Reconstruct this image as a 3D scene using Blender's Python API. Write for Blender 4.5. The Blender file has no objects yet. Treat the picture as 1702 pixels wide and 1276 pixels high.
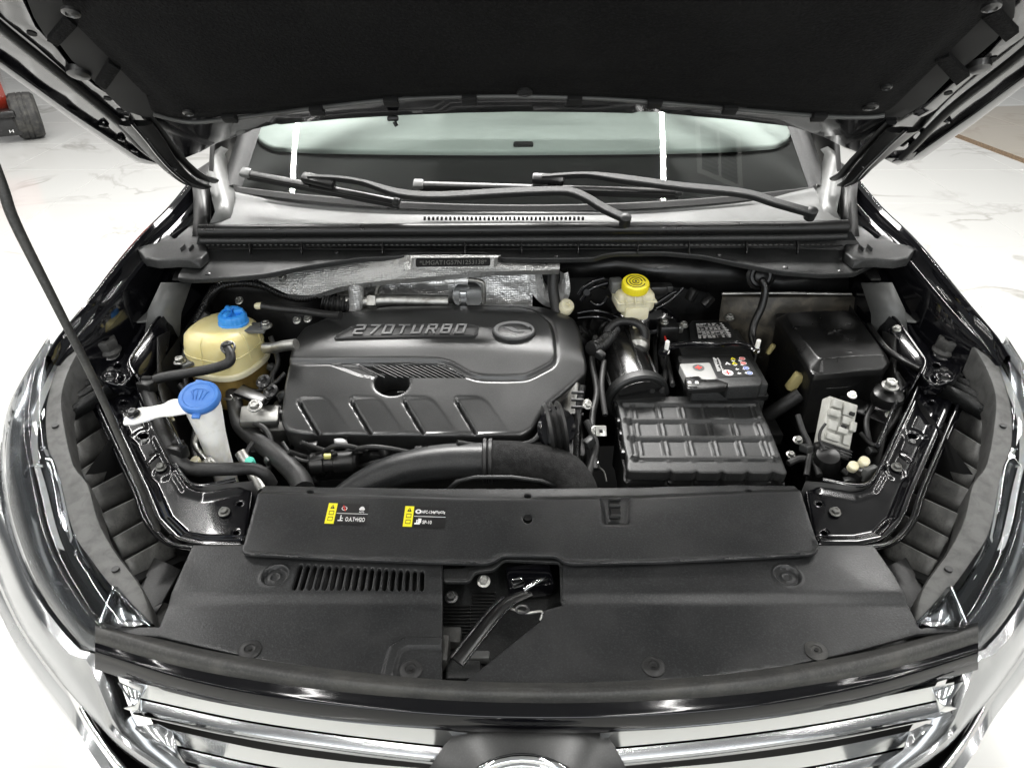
import bpy, bmesh, math, random
import numpy as np
from mathutils import Vector, Matrix, Euler
from mathutils.geometry import delaunay_2d_cdt
random.seed(7)
C = bpy.context.scene.collection
S = bpy.context.scene
PI = math.pi

# ---------------------------------------------------------------- camera
CAM_H, PITCH = 1.85, math.radians(33)
FPX, CX, CY = 1179.0, 851.0, 638.0          # focal length and centre in photo pixels
cam_d = bpy.data.cameras.new('camera'); cam = bpy.data.objects.new('camera', cam_d); C.objects.link(cam)
cam_d.sensor_width = 36; cam_d.lens = FPX / 1702 * 36; cam_d.clip_start = .02; cam_d.clip_end = 200
cam.location = (0, 0, CAM_H); cam.rotation_euler = (PI / 2 - PITCH, 0, 0)
S.camera = cam
# ---------------------------------------------------------------- room light
w = bpy.data.worlds.new('World'); S.world = w; w.use_nodes = True
bg = w.node_tree.nodes['Background']; bg.inputs[0].default_value = (.93, .97, 1, 1); bg.inputs[1].default_value = .16
S.view_settings.view_transform = 'Standard'; S.view_settings.look = 'None'
S.view_settings.exposure = 0.0; S.view_settings.gamma = 1
S.cycles.use_denoising = True; S.cycles.max_bounces = 10; S.cycles.transparent_max_bounces = 12
S.cycles.sample_clamp_indirect = 8
CEIL = 4.2
for k in range(-2, 4):                       # the showroom's parallel ceiling strip lamps
    l = bpy.data.lights.new('strip_lamp', 'AREA'); l.shape = 'RECTANGLE'; l.size = .04; l.size_y = 15
    l.energy = 290; l.color = (1, .985, .96)
    o = bpy.data.objects.new('strip_lamp', l); C.objects.link(o)
    o.location = (-1.93 + 3.19 * k, 2.5, CEIL - .05)

for x, y, sx, sy, e in ((-.25, 3.55, 2.2, .8, 420), (2.6, 3.6, .9, .8, 80), (-3.2, 3.6, .9, .8, 80)):   # unseen fill lights added under the ceiling to brighten the engine cover
    l = bpy.data.lights.new('fill_panel', 'AREA'); l.shape = 'RECTANGLE'; l.size = sx; l.size_y = sy; l.energy = e; l.color = (1, .985, .96)
    o = bpy.data.objects.new('fill_panel', l); C.objects.link(o); o.location = (x, y, CEIL - .04)
l = bpy.data.lights.new('front_fill', 'AREA'); l.shape = 'RECTANGLE'; l.size = 7; l.size_y = 1.8; l.energy = 135; l.color = (.95, .98, 1)
o = bpy.data.objects.new('front_fill', l); C.objects.link(o); o.location = (0, -4.5, 1.9); o.rotation_euler = (PI / 2, 0, 0)   # added fill light behind the camera, for bulkhead, tank and grille

# ---------------------------------------------------------------- geometry helpers
cp, sp = math.cos(PITCH), math.sin(PITCH)
def ray(px, py):
    u = (px - CX) / FPX; v = (CY - py) / FPX
    return Vector((u, cp + v * sp, -sp + v * cp))
CAMP = Vector((0, 0, CAM_H))
def PZ(px, py, z): d = ray(px, py); return CAMP + d * ((z - CAM_H) / d.z)
def PY(px, py, y): d = ray(px, py); return CAMP + d * (y / d.y)
def PX(px, py, x): d = ray(px, py); return CAMP + d * (x / d.x)
class Plane:
    """a working plane: origin O, axes U, V, normal N; hit() finds where a sight line meets it"""
    def __init__(s, O, U, V):
        s.O = Vector(O); s.U = Vector(U).normalized(); s.V = Vector(V).normalized(); s.N = s.U.cross(s.V).normalized()
    def hit(s, px, py):
        d = ray(px, py); t = (s.O - CAMP).dot(s.N) / d.dot(s.N); p = CAMP + d * t - s.O
        return (p.dot(s.U), p.dot(s.V))
    def pt(s, a, b, h=0): return s.O + s.U * a + s.V * b + s.N * h
    def P(s, px, py, h=0):
        q = s.off(h) if h else s
        a, b = q.hit(px, py); return q.pt(a, b)
    def off(s, h): return Plane(s.O + s.N * h, s.U, s.V)
def slope(y0, z0, y1, z1):
    if y1 < y0: y0, z0, y1, z1 = y1, z1, y0, z0
    return Plane((0, y0, z0), (1, 0, 0), (0, y1 - y0, z1 - z0))
def flat(z): return Plane((0, 0, z), (1, 0, 0), (0, 1, 0))
def wallp(y): return Plane((0, y, 0), (1, 0, 0), (0, 0, 1))     # faces the camera (-y)

def spl(pts, n, closed=False):
    """Catmull-Rom through the points, n samples evenly spread over the segments"""
    P = [Vector(p) for p in pts]; m = len(P); out = []
    segs = m if closed else m - 1
    for i in range(n):
        t = i / n * segs if closed else i / (n - 1) * segs
        k = min(int(t), segs - 1); f = t - k
        if closed: a, b, c, d = P[(k - 1) % m], P[k], P[(k + 1) % m], P[(k + 2) % m]
        else: a, b, c, d = P[max(k - 1, 0)], P[k], P[k + 1], P[min(k + 2, m - 1)]
        out.append(.5 * ((2 * b) + (c - a) * f + (2 * a - 5 * b + 4 * c - d) * f * f + (3 * b - a - 3 * c + d) * f ** 3))
    return out
def rp(pts, r=8, n=5):
    """round the corners of a closed 2-D polygon; r is one radius or a list"""
    out = []; m = len(pts)
    for i, p in enumerate(pts):
        rr = r[i] if isinstance(r, (list, tuple)) else r
        p = Vector(p); a = Vector(pts[i - 1]); b = Vector(pts[(i + 1) % m])
        la, lb = (a - p).length, (b - p).length; q = min(rr, la * .45, lb * .45)
        if q <= 0: out.append(tuple(p)); continue
        s = p + (a - p) / la * q; e = p + (b - p) / lb * q
        for k in range(n):
            t = k / (n - 1); out.append(tuple((1 - t) ** 2 * s + 2 * t * (1 - t) * p + t * t * e))
    return out
def ell(cx, cy, rx, ry, n=28, rot=0):
    c, s = math.cos(rot), math.sin(rot)
    return [(cx + rx * math.cos(t) * c - ry * math.sin(t) * s, cy + rx * math.cos(t) * s + ry * math.sin(t) * c) for t in [2 * PI * i / n for i in range(n)]]

def par(o, p):
    if p is not None:
        o.parent = p
        if p.type == 'EMPTY': o.matrix_parent_inverse = Matrix.Translation(-p.location)
    return o
def mk(name, verts, faces, mat, parent=None, smooth=38):
    me = bpy.data.meshes.new(name); me.from_pydata([tuple(v) for v in verts], [], faces); me.validate(); me.update()
    bm = bmesh.new(); bm.from_mesh(me); bmesh.ops.recalc_face_normals(bm, faces=bm.faces); bm.to_mesh(me); bm.free()
    return link(name, me, mat, parent, smooth)
def link(name, me, mat, parent=None, smooth=38):
    if smooth:
        for p in me.polygons: p.use_smooth = True
        me.set_sharp_from_angle(angle=math.radians(smooth))
    if mat: me.materials.append(mat)
    o = bpy.data.objects.new(name, me); C.objects.link(o)
    return par(o, parent)
def thing(name, label, cat, loc=(0, 0, 0), group=None):
    o = bpy.data.objects.new(name, None); C.objects.link(o); o.location = loc; o.empty_display_size = .05
    return tag(o, label, cat, group)
def tag(o, label, cat, group=None):
    o['label'] = label; o['category'] = cat
    if group: o['group'] = group
    return o
def kind(o, k): o['kind'] = k; return o
def lab(o, label): o['label'] = label; return o

def inpoly(P, poly):
    x, y = P[:, 0], P[:, 1]; inside = np.zeros(len(P), bool); q = np.asarray(poly); r = np.roll(q, -1, 0)
    for (x0, y0), (x1, y1) in zip(q, r):
        if y0 == y1: continue
        c = ((y0 > y) != (y1 > y)) & (x < (x1 - x0) * (y - y0) / (y1 - y0) + x0); inside ^= c
    return inside
def dist(P, poly, closed=True):
    q = np.asarray(poly, float); r = np.roll(q, -1, 0)
    if not closed: q, r = q[:-1], r[:-1]
    best = np.full(len(P), 1e9)
    for a, b in zip(q, r):
        ab = b - a; L = (ab ** 2).sum()
        t = np.clip(((P - a) @ ab) / L, 0, 1) if L > 0 else np.zeros(len(P))
        best = np.minimum(best, ((P - a - t[:, None] * ab) ** 2).sum(1))
    return np.sqrt(best)
def sdf(P, poly): d = dist(P, poly); return np.where(inpoly(P, poly), d, -d)      # positive inside
def sm(x, a, b): t = np.clip((x - a) / (b - a), 0, 1); return t * t * (3 - 2 * t)
def densify(poly, s):
    out = []; m = len(poly)
    for i in range(m):
        a = np.asarray(poly[i], float); b = np.asarray(poly[(i + 1) % m], float); L = np.linalg.norm(b - a)
        if L < 1e-7: continue
        k = max(1, int(round(L / s)))
        out += [tuple(a + (b - a) * j / k) for j in range(k)]
    return out
def sheet(name, mat, parent, plane, outline, holes=(), res=.03, h=None, thick=.004, rnd=.0015, px=True, seg=None, smooth=38, bottom=True, dense=()):
    """a plate cut to an outline on a plane, with holes, relief h(P)->height, rounded rim and real thickness"""
    f = (lambda L: [plane.hit(*p) for p in L]) if px else (lambda L: list(L))
    loops = [densify(f(l), seg or res) for l in [outline, *holes]]
    A = np.asarray(loops[0]); lo, hi = A.min(0), A.max(0)
    pts = []
    if rnd:
        for L in loops:
            q = np.asarray(L); t = np.roll(q, -1, 0) - np.roll(q, 1, 0); n = np.stack([-t[:, 1], t[:, 0]], 1)
            n /= np.linalg.norm(n, axis=1)[:, None] + 1e-12
            for fr in (.12, .45, 1.0):
                for sg in (1, -1):
                    c = q + n * sg * fr * rnd
                    dd = np.min([dist(c, M_) for M_ in loops], 0)
                    pts.append(c[dd > fr * rnd * .93])
    nx, ny = max(2, int((hi[0] - lo[0]) / res)), max(2, int((hi[1] - lo[1]) / res))
    gx, gy = np.meshgrid(np.linspace(lo[0], hi[0], nx + 1), np.linspace(lo[1], hi[1], ny + 1))
    gx = gx + (np.arange(gx.shape[0]) % 2)[:, None] * res * .5
    g = np.stack([gx.ravel(), gy.ravel()], 1); dg = np.min([dist(g, L) for L in loops], 0)
    pts.append(g[dg > max(rnd * 1.35, res * .45)])
    for poly, dr in dense:                     # finer points where the relief is fine
        q = np.asarray(poly); l2, h2 = q.min(0) - 2 * dr, q.max(0) + 2 * dr
        pts = [p[~inpoly(p, poly)] for p in pts]
        ax, ay = np.meshgrid(np.arange(l2[0], h2[0], dr), np.arange(l2[1], h2[1], dr)); ax = ax + (np.arange(ax.shape[0]) % 2)[:, None] * dr * .5
        g = np.stack([ax.ravel(), ay.ravel()], 1); g = g[inpoly(g, poly)]; dg = np.min([dist(g, L) for L in loops], 0); pts.append(g[dg > dr * .5])
    X = np.concatenate(pts); ok = inpoly(X, loops[0])
    for L in loops[1:]: ok &= ~inpoly(X, L)
    X = X[ok]
    V, E = [], []
    for L in loops:
        b = len(V); V += L; E += [(b + i, b + (i + 1) % len(L)) for i in range(len(L))]
    V += [tuple(p) for p in X]
    r = delaunay_2d_cdt([Vector(v) for v in V], E, [], 0, 1e-8)
    P = np.array([tuple(v) for v in r[0]]); F = [tuple(q) for q in r[2]]
    cen = np.array([P[list(q)].mean(0) for q in F]); ok = inpoly(cen, loops[0])
    for L in loops[1:]: ok &= ~inpoly(cen, L)
    F = [q for q, k in zip(F, ok) if k]
    H = np.zeros(len(P)) if h is None else h(P)
    Hb = H.copy()
    if rnd:
        d = np.clip(np.min([dist(P, L) for L in loops], 0), 0, rnd); H = H - (rnd - np.sqrt(np.maximum(rnd ** 2 - (rnd - d) ** 2, 0)))
    n = len(P)
    verts = [plane.pt(a, b, z) for (a, b), z in zip(P, H)]
    verts += [plane.pt(a, b, z - thick) for (a, b), z in zip(P, Hb)]
    cnt = {}
    for q in F:
        for i in range(3):
            e = (q[i], q[(i + 1) % 3]); cnt[e] = 1
    faces = list(F)
    for (a, b) in cnt:
        if (b, a) not in cnt: faces.append((a, a + n, b + n, b))
    if bottom: faces += [(q[2] + n, q[1] + n, q[0] + n) for q in F]
    me = bpy.data.meshes.new(name); me.from_pydata([tuple(v) for v in verts], [], faces); me.update()
    return link(name, me, mat, parent, smooth)
def loft(name, rows, mat, parent=None, closed=False, solid=0, smooth=38):
    n = len(rows[0]); V = [p for r in rows for p in r]; F = []
    for i in range(len(rows) - 1):
        for j in range(n if closed else n - 1):
            k = (j + 1) % n; F.append((i * n + j, i * n + k, (i + 1) * n + k, (i + 1) * n + j))
    o = mk(name, V, F, mat, parent, smooth)
    if solid:
        m = o.modifiers.new('solid', 'SOLIDIFY'); m.thickness = solid; m.offset = 0
    return o
def tubemesh(path, r, n=10, sub=6, ridge=0, ridges=0, closed=False, flatten=1.0):
    P = spl(path, (len(path) - 1) * sub + 1) if sub > 1 else [Vector(p) for p in path]
    if ridges: P = spl(path, ridges * 6 + 1)
    m = len(P); V, F = [], []
    t0 = (P[1] - P[0]).normalized(); nrm = t0.orthogonal().normalized()
    if abs(t0.z) < .95: nrm = (Vector((0, 0, 1)) - t0 * t0.z).normalized()
    for i in range(m):
        t = (P[min(i + 1, m - 1)] - P[max(i - 1, 0)]).normalized()
        nrm = (nrm - t * nrm.dot(t)).normalized(); bi = t.cross(nrm)
        f = i / (m - 1)
        if isinstance(r, (list, tuple)):
            x = f * (len(r) - 1); k = min(int(x), len(r) - 2); rr = r[k] + (r[k + 1] - r[k]) * (x - k)
        else: rr = r
        if ridges: rr += ridge * math.sin(2 * PI * i / 6)
        for j in range(n):
            a = 2 * PI * j / n; V.append(P[i] + nrm * math.cos(a) * rr * flatten + bi * math.sin(a) * rr)
    for i in range(m - 1):
        for j in range(n):
            k = (j + 1) % n; F.append((i * n + j, i * n + k, (i + 1) * n + k, (i + 1) * n + j))
    F.append(tuple(range(n))); F.append(tuple((m - 1) * n + j for j in reversed(range(n))))
    return V, F
def tube(name, path, r, mat, parent=None, **k):
    V, F = tubemesh(path, r, **k); return mk(name, V, F, mat, parent, 50)
def frame_of(axis):
    z = Vector(axis).normalized(); x = (Vector((1, 0, 0)) - z * z.x)
    if x.length < .1: x = Vector((0, 1, 0)) - z * z.y
    x.normalize(); return x, z.cross(x), z
def lathe(name, prof, at, mat, parent=None, axis=(0, 0, 1), n=32, mod=None, smooth=38):
    x, y, z = frame_of(axis); at = Vector(at); V, F = [], []
    for i, (r, h) in enumerate(prof):
        for j in range(n):
            a = 2 * PI * j / n; rr = mod(a, r, h) if mod else r
            V.append(at + x * rr * math.cos(a) + y * rr * math.sin(a) + z * h)
    for i in range(len(prof) - 1):
        for j in range(n):
            k = (j + 1) % n; F.append((i * n + j, i * n + k, (i + 1) * n + k, (i + 1) * n + j))
    F.append(tuple(reversed(range(n)))); F.append(tuple((len(prof) - 1) * n + j for j in range(n)))
    return mk(name, V, F, mat, parent, smooth)
def box(name, c, s, mat, parent=None, rot=None, bev=.003, segs=2, taper=1.0):
    bm = bmesh.new(); bmesh.ops.create_cube(bm, size=1)
    for v in bm.verts:
        t = taper if v.co.z > 0 else 1
        v.co = Vector((v.co.x * s[0] * t, v.co.y * s[1] * t, v.co.z * s[2]))
    if bev: bmesh.ops.bevel(bm, geom=bm.edges[:], offset=min(bev, min(s) * .45), segments=segs, affect='EDGES', profile=.5)
    M_ = Matrix.Translation(Vector(c)) @ (rot.to_4x4() if rot is not None else Matrix.Identity(4))
    bm.transform(M_); me = bpy.data.meshes.new(name); bm.to_mesh(me); bm.free()
    return link(name, me, mat, parent, 40)
def bar(name, p, q, wd, th, mat, parent=None, up=(0, 0, 1), bev=.0015):
    """a flat bar from p to q, wd wide and th thick along up"""
    p, q = Vector(p), Vector(q); x = (q - p); L = x.length; x.normalize(); z = Vector(up); z = (z - x * z.dot(x)).normalized(); y = z.cross(x)
    R = Matrix((x, y, z)).transposed()
    return box(name, (p + q) / 2, (L, wd, th), mat, parent, R, bev)
def rod(name, p, q, r, mat, parent=None, n=12): return tube(name, [p, q], r, mat, parent, n=n, sub=1)
_shared = {}
def bolt(parent, at, axis=(0, 0, 1), s=.008, mat=None, name='bolt'):
    """flanged hex bolt; every bolt of one material shares a mesh"""
    mat = mat or MT['zinc']; key = ('bolt', mat.name)
    if key not in _shared:
        V, F = [], []
        prof = [(1.35, 0, 0), (1.35, .25, 0), (1.0, .42, 0), (.95, .42, 1), (.95, 1.05, 1), (.8, 1.2, 1), (.45, 1.2, 0), (.4, 1.05, 0)]
        for r, h, hx in prof:
            for j in range(24):
                a = 2 * PI * j / 24; rr = r
                if hx: q = (a % (PI / 3)) - PI / 6; rr = r * .9 / math.cos(q)
                V.append((rr * math.cos(a), rr * math.sin(a), h))
        for i in range(len(prof) - 1):
            for j in range(24): k = (j + 1) % 24; F.append((i * 24 + j, i * 24 + k, (i + 1) * 24 + k, (i + 1) * 24 + j))
        F.append(tuple((len(prof) - 1) * 24 + j for j in range(24)))
        me = bpy.data.meshes.new('bolt'); me.from_pydata(V, [], F); me.update(); me.materials.append(mat)
        for p in me.polygons: p.use_smooth = True
        me.set_sharp_from_angle(angle=math.radians(35)); _shared[key] = me
    o = bpy.data.objects.new(name, _shared[key]); C.objects.link(o); par(o, parent)
    x, y, z = frame_of(axis); R = Matrix((x * s, y * s, z * s)).transposed().to_4x4()
    o.matrix_basis = Matrix.Translation(Vector(at)) @ R
    return o
def join(name, parts, mat, parent=None, smooth=38):
    """several (verts, faces) lists as one mesh"""
    V, F = [], []
    for v, f in parts:
        b = len(V); V += list(v); F += [tuple(i + b for i in q) for q in f]
    return mk(name, V, F, mat, parent, smooth)
def boxvf(c, s, R=None):
    V = [Vector((x * s[0] / 2, y * s[1] / 2, z * s[2] / 2)) for x in (-1, 1) for y in (-1, 1) for z in (-1, 1)]
    V = [(R @ v if R is not None else v) + Vector(c) for v in V]
    return V, [(0, 1, 3, 2), (4, 6, 7, 5), (0, 4, 5, 1), (2, 3, 7, 6), (0, 2, 6, 4), (1, 5, 7, 3)]
def text(name, body, mat, parent, O, U, V, width, height, depth=.0006, shear=0, res=3, fatten=0):
    cu = bpy.data.curves.new(name, 'FONT'); cu.body = body; cu.extrude = .001; cu.shear = shear; cu.resolution_u = res; cu.offset = fatten
    ob = bpy.data.objects.new(name, cu); C.objects.link(ob)
    dg = bpy.context.evaluated_depsgraph_get(); me = bpy.data.meshes.new_from_object(ob.evaluated_get(dg))
    bpy.data.objects.remove(ob)
    co = np.array([tuple(v.co) for v in me.vertices]); lo, hi = co.min(0), co.max(0)
    U = Vector(U).normalized(); V = Vector(V).normalized(); N = U.cross(V).normalized(); O = Vector(O)
    for v in me.vertices:
        a = (v.co.x - lo[0]) / (hi[0] - lo[0]) * width; b = (v.co.y - lo[1]) / (hi[1] - lo[1]) * height
        v.co = O + U * a + V * b + N * (depth if v.co.z > 0 else -depth * .3)
    me.materials.clear()
    return link(name, me, mat, parent, 0)
def smooth_rows(rows, n):
    cols = [spl(c, n) for c in zip(*rows)]; return [list(r) for r in zip(*cols)]
XC = .032                                     # the car's centre line
MIR = Matrix.Translation((2 * XC, 0, 0)) @ Matrix.Diagonal((-1, 1, 1, 1))
def mirror_tree(o, parent=None):
    """the other side's copy of a thing or part: same meshes, mirrored about the car's centre line"""
    c = o.copy(); C.objects.link(c)
    if o.type == 'EMPTY':
        c.location = (2 * XC - o.location.x, o.location.y, o.location.z)
    elif o.parent is None or o.parent.type == 'EMPTY':
        c.matrix_basis = MIR @ o.matrix_basis
    if parent is not None:
        c.parent = parent; c.matrix_parent_inverse = Matrix.Translation(-parent.location) if parent.type == 'EMPTY' else o.matrix_parent_inverse
    for ch in list(o.children): mirror_tree(ch, c)
    return c

GLYPH = {'2': [[(0, 1), (1, 1), (1, .52), (0, .48), (0, 0), (1, 0)]], '7': [[(0, 1), (1, 1), (.45, 0)]], '0': [[(0, 0), (0, 1), (1, 1), (1, 0), (0, 0)]],
  'T': [[(-.1, 1), (1.1, 1)], [(.5, 1), (.5, 0)]], 'U': [[(0, 1), (0, 0), (1, 0), (1, 1)]], 'R': [[(0, 0), (0, 1), (1, 1), (1, .5), (0, .5)], [(.55, .5), (1, 0)]],
  'B': [[(0, 0), (0, 1), (1, 1), (1, .54), (.12, .52)], [(1, .48), (1, 0), (0, 0)]], 'O': [[(0, 0), (0, 1), (1, 1), (1, 0), (0, 0)]]}
def stroke_text(name, body, mat, parent, place, w_=.62, gap=.40, th=.20, depth=.002, shear=.5):
    """square-cut slanted capitals: flat bars along each stroke; place(a, b, h) puts them on the surface"""
    total = len(body) * (w_ + gap) - gap; V, F = [], []
    for i, ch in enumerate(body):
        for st in GLYPH[ch]:
            for (x0, y0), (x1, y1) in zip(st, st[1:]):
                p = Vector((i * (w_ + gap) + x0 * w_, y0)); q = Vector((i * (w_ + gap) + x1 * w_, y1)); d = (q - p).normalized(); n = Vector((-d.y, d.x)) * th * .5; p -= d * th * .45; q += d * th * .45
                b = len(V)
                for k, (c, h) in enumerate(((p + n, depth), (q + n, depth), (q - n, depth), (p - n, depth), (p + n, 0), (q + n, 0), (q - n, 0), (p - n, 0))): V.append(place((c.x + (c.y - .5) * shear * .6) / total, c.y, h))
                F += [tuple(b + j for j in f) for f in ((3, 2, 1, 0), (0, 1, 5, 4), (1, 2, 6, 5), (2, 3, 7, 6), (3, 0, 4, 7))]
    return mk(name, V, F, mat, parent, 0)
# ---------------------------------------------------------------- materials
def M(name, col, rough=.5, metal=0, spec=.5, coat=0, bump=None, var=None, rvar=None, trans=0, ior=1.5, sss=0, coat_rough=.03, fine=None, speck=None):
    m = bpy.data.materials.new(name); m.use_nodes = True; nt = m.node_tree; b = nt.nodes['Principled BSDF']
    I = b.inputs; I['Base Color'].default_value = (*col, 1); I['Roughness'].default_value = rough; I['Metallic'].default_value = metal
    I['Specular IOR Level'].default_value = spec; I['Coat Weight'].default_value = coat; I['Coat Roughness'].default_value = coat_rough
    I['Transmission Weight'].default_value = trans; I['IOR'].default_value = ior
    if sss: I['Subsurface Weight'].default_value = sss; I['Subsurface Radius'].default_value = (.03, .025, .012); I['Subsurface Scale'].default_value = .4
    tc = nt.nodes.new('ShaderNodeTexCoord')
    def noise(scale, detail=5, rough_=.6, dist_=0):
        n = nt.nodes.new('ShaderNodeTexNoise'); n.inputs['Scale'].default_value = scale; n.inputs['Detail'].default_value = detail
        n.inputs['Roughness'].default_value = rough_; n.inputs['Distortion'].default_value = dist_
        nt.links.new(tc.outputs['Object'], n.inputs['Vector']); return n
    if var:                                    # dust and stains: (scale, colour, from, to)
        n = noise(var[0], 6, .62, .4); r = nt.nodes.new('ShaderNodeMapRange'); r.inputs[1].default_value = var[2]; r.inputs[2].default_value = var[3]
        nt.links.new(n.outputs[0], r.inputs[0]); mx = nt.nodes.new('ShaderNodeMix'); mx.data_type = 'RGBA'
        mx.inputs[6].default_value = (*col, 1); mx.inputs[7].default_value = (*var[1], 1)
        nt.links.new(r.outputs[0], mx.inputs[0]); nt.links.new(mx.outputs[2], I['Base Color'])
    if speck:                                  # fine moulded grain and dust flecks: (scale, gain)
        n = noise(speck[0], 2, .5); r = nt.nodes.new('ShaderNodeMapRange'); r.inputs[1].default_value = .48; r.inputs[2].default_value = .78; r.inputs[3].default_value = 0; r.inputs[4].default_value = 1
        nt.links.new(n.outputs[0], r.inputs[0]); mx2 = nt.nodes.new('ShaderNodeMix'); mx2.data_type = 'RGBA'
        src = I['Base Color'].links[0].from_socket if I['Base Color'].links else None
        if src: nt.links.new(src, mx2.inputs[6])
        else: mx2.inputs[6].default_value = (*col, 1)
        mx2.inputs[7].default_value = (*[c * speck[1] + .006 for c in col], 1); nt.links.new(r.outputs[0], mx2.inputs[0]); nt.links.new(mx2.outputs[2], I['Base Color'])
    if rvar:                                   # (scale, rough low, rough high)
        n = noise(rvar[0], 5, .6, .3); r = nt.nodes.new('ShaderNodeMapRange'); r.inputs[1].default_value = .3; r.inputs[2].default_value = .7
        r.inputs[3].default_value = rvar[1]; r.inputs[4].default_value = rvar[2]
        nt.links.new(n.outputs[0], r.inputs[0]); nt.links.new(r.outputs[0], I['Roughness'])
    last = None
    for bp in ([bump] if bump else []) + ([fine] if fine else []):
        n = noise(bp[0], 3); k = nt.nodes.new('ShaderNodeBump'); k.inputs['Strength'].default_value = bp[1]; k.inputs['Distance'].default_value = bp[2]
        nt.links.new(n.outputs[0], k.inputs['Height'])
        if last: nt.links.new(last.outputs[0], k.inputs['Normal'])
        last = k
    if last: nt.links.new(last.outputs[0], I['Normal'])
    return m
MT = {}
DUST = (.10, .10, .09)
MT['plastic'] = M('black_plastic', (.009, .0095, .0095), .42, bump=(420, .35, .0008), var=(14, (.018, .018, .018), .45, .8), rvar=(9, .34, .5), speck=(420, 3.2))
MT['plastic_worn'] = M('worn_black_plastic', (.0095, .01, .0105), .38, bump=(330, .35, .0009), var=(7, (.03, .03, .03), .45, .8), rvar=(6, .3, .48), speck=(360, 2.9))
MT['cover'] = M('engine_cover_plastic', (.0105, .0108, .0108), .33, spec=1.0, bump=(330, .16, .0005), var=(10, (.02, .02, .02), .5, .85), rvar=(7, .31, .37), speck=(460, 2.2))
MT['satin'] = M('satin_black', (.006, .006, .006), .3, bump=(90, .1, .0008), rvar=(16, .25, .42))
MT['gloss'] = M('gloss_black_paint', (.003, .003, .004), .16, spec=.35, coat=.8, coat_rough=.06, rvar=(20, .12, .22))
MT['slat_chrome'] = M('slat_chrome', (.70, .71, .72), .16, 1, bump=(9, .08, .003), rvar=(25, .1, .24))
MT['blade'] = M('blade_chrome', (.85, .86, .87), .26, .75, rvar=(25, .2, .32))
MT['silver'] = M('silver_trim', (.50, .51, .52), .24, .85, coat=.5, rvar=(8, .18, .3))
MT['trim'] = M('trim_gloss_black', (.002, .002, .003), .1, spec=.45, bump=(12, .02, .002), rvar=(30, .06, .14))
MT['cast'] = M('dark_cast', (.2, .2, .19), .5, 1, bump=(150, .35, .001))
MT['paint'] = M('car_paint_black', (.005, .005, .006), .08, spec=.6, coat=1, bump=(12, .015, .002))
MT['bay'] = M('bay_dark', (.005, .005, .005), .45, bump=(60, .4, .003), var=(9, (.016, .015, .013), .5, .8))
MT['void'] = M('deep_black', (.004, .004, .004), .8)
MT['felt'] = M('felt_black', (.006, .006, .0062), .95, spec=.1, bump=(200, 1.0, .004), var=(5, (.011, .011, .011), .4, .8), fine=(9, .25, .01), speck=(240, 1.7))
MT['rubber'] = M('rubber_black', (.009, .009, .009), .48, bump=(150, .2, .0008), var=(25, (.02, .02, .02), .5, .8), speck=(300, 2.2))
MT['rubber_dusty'] = M('rubber_dusty', (.024, .024, .023), .5, bump=(200, .25, .0008), var=(22, (.06, .058, .052), .45, .75), speck=(260, 2.0))
MT['foam'] = M('foam_sleeve', (.012, .012, .012), .9, spec=.2, bump=(450, .8, .0015), var=(70, (.026, .026, .026), .45, .7), speck=(330, 1.6))
MT['chrome'] = M('chrome', (.86, .87, .88), .07, 1, bump=(6, .05, .004), rvar=(25, .04, .12))
MT['satin_chrome'] = M('satin_chrome', (.55, .56, .57), .2, 1, bump=(500, .12, .0004))
MT['zinc'] = M('zinc', (.42, .42, .40), .34, 1, bump=(120, .3, .0008), rvar=(80, .25, .5))
MT['dark_steel'] = M('dark_steel', (.12, .12, .12), .4, 1, bump=(150, .3, .0008))
MT['alu'] = M('cast_aluminium', (.45, .45, .43), .42, 1, bump=(150, .35, .001), var=(30, (.2, .19, .17), .45, .7))
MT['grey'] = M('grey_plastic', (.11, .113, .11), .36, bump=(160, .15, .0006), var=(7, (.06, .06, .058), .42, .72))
MT['rim'] = M('headlamp_rim', (.095, .095, .092), .5, bump=(120, .25, .0008), var=(40, (.05, .05, .048), .42, .7))
MT['rib'] = M('dusty_rib', (.05, .05, .049), .4, bump=(90, .2, .001), var=(13, (.20, .20, .19), .42, .72), speck=(260, 1.7))
MT['white'] = M('white_plastic', (.88, .88, .85), .42, sss=.15, bump=(60, .1, .001), var=(40, (.66, .65, .59), .5, .8))
MT['cream'] = M('cream_plastic', (.72, .68, .5), .4, sss=.2, bump=(60, .1, .001), var=(30, (.6, .55, .36), .45, .75))
MT['tank'] = M('tank_yellow', (.76, .68, .36), .34, sss=.35, bump=(45, .12, .0015), var=(18, (.68, .58, .26), .4, .75))
MT['amber'] = M('tank_coolant', (.26, .18, .055), .3, sss=.1, bump=(45, .12, .0015), var=(22, (.14, .09, .03), .4, .75))
MT['blue'] = M('cap_blue', (.035, .27, .75), .42, bump=(140, .1, .0005))
MT['blue2'] = M('cap_blue_deep', (.055, .19, .56), .45, bump=(140, .1, .0005), var=(30, (.09, .24, .6), .45, .7))
MT['yellow'] = M('yellow_plastic', (.85, .72, .02), .45)
MT['yellow_print'] = M('yellow_print', (.85, .78, .02), .5)
MT['black_print'] = M('black_print', (.006, .006, .006), .4)
MT['white_print'] = M('white_print', (.85, .85, .84), .5)
MT['red_print'] = M('red_print', (.65, .03, .02), .5)
MT['blue_print'] = M('blue_print', (.03, .12, .6), .5)
MT['teal'] = M('teal_cap', (.1, .55, .42), .45)
MT['beige_tape'] = M('beige_tape', (.42, .36, .16), .6)
MT['dash_pale'] = M('pale_dash', (.58, .64, .61), .7, spec=.2, bump=(80, .2, .001), var=(3, (.48, .54, .51), .4, .7))
MT['dash_dark'] = M('dark_dash', (.008, .008, .008), .6, bump=(200, .3, .001))
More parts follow.
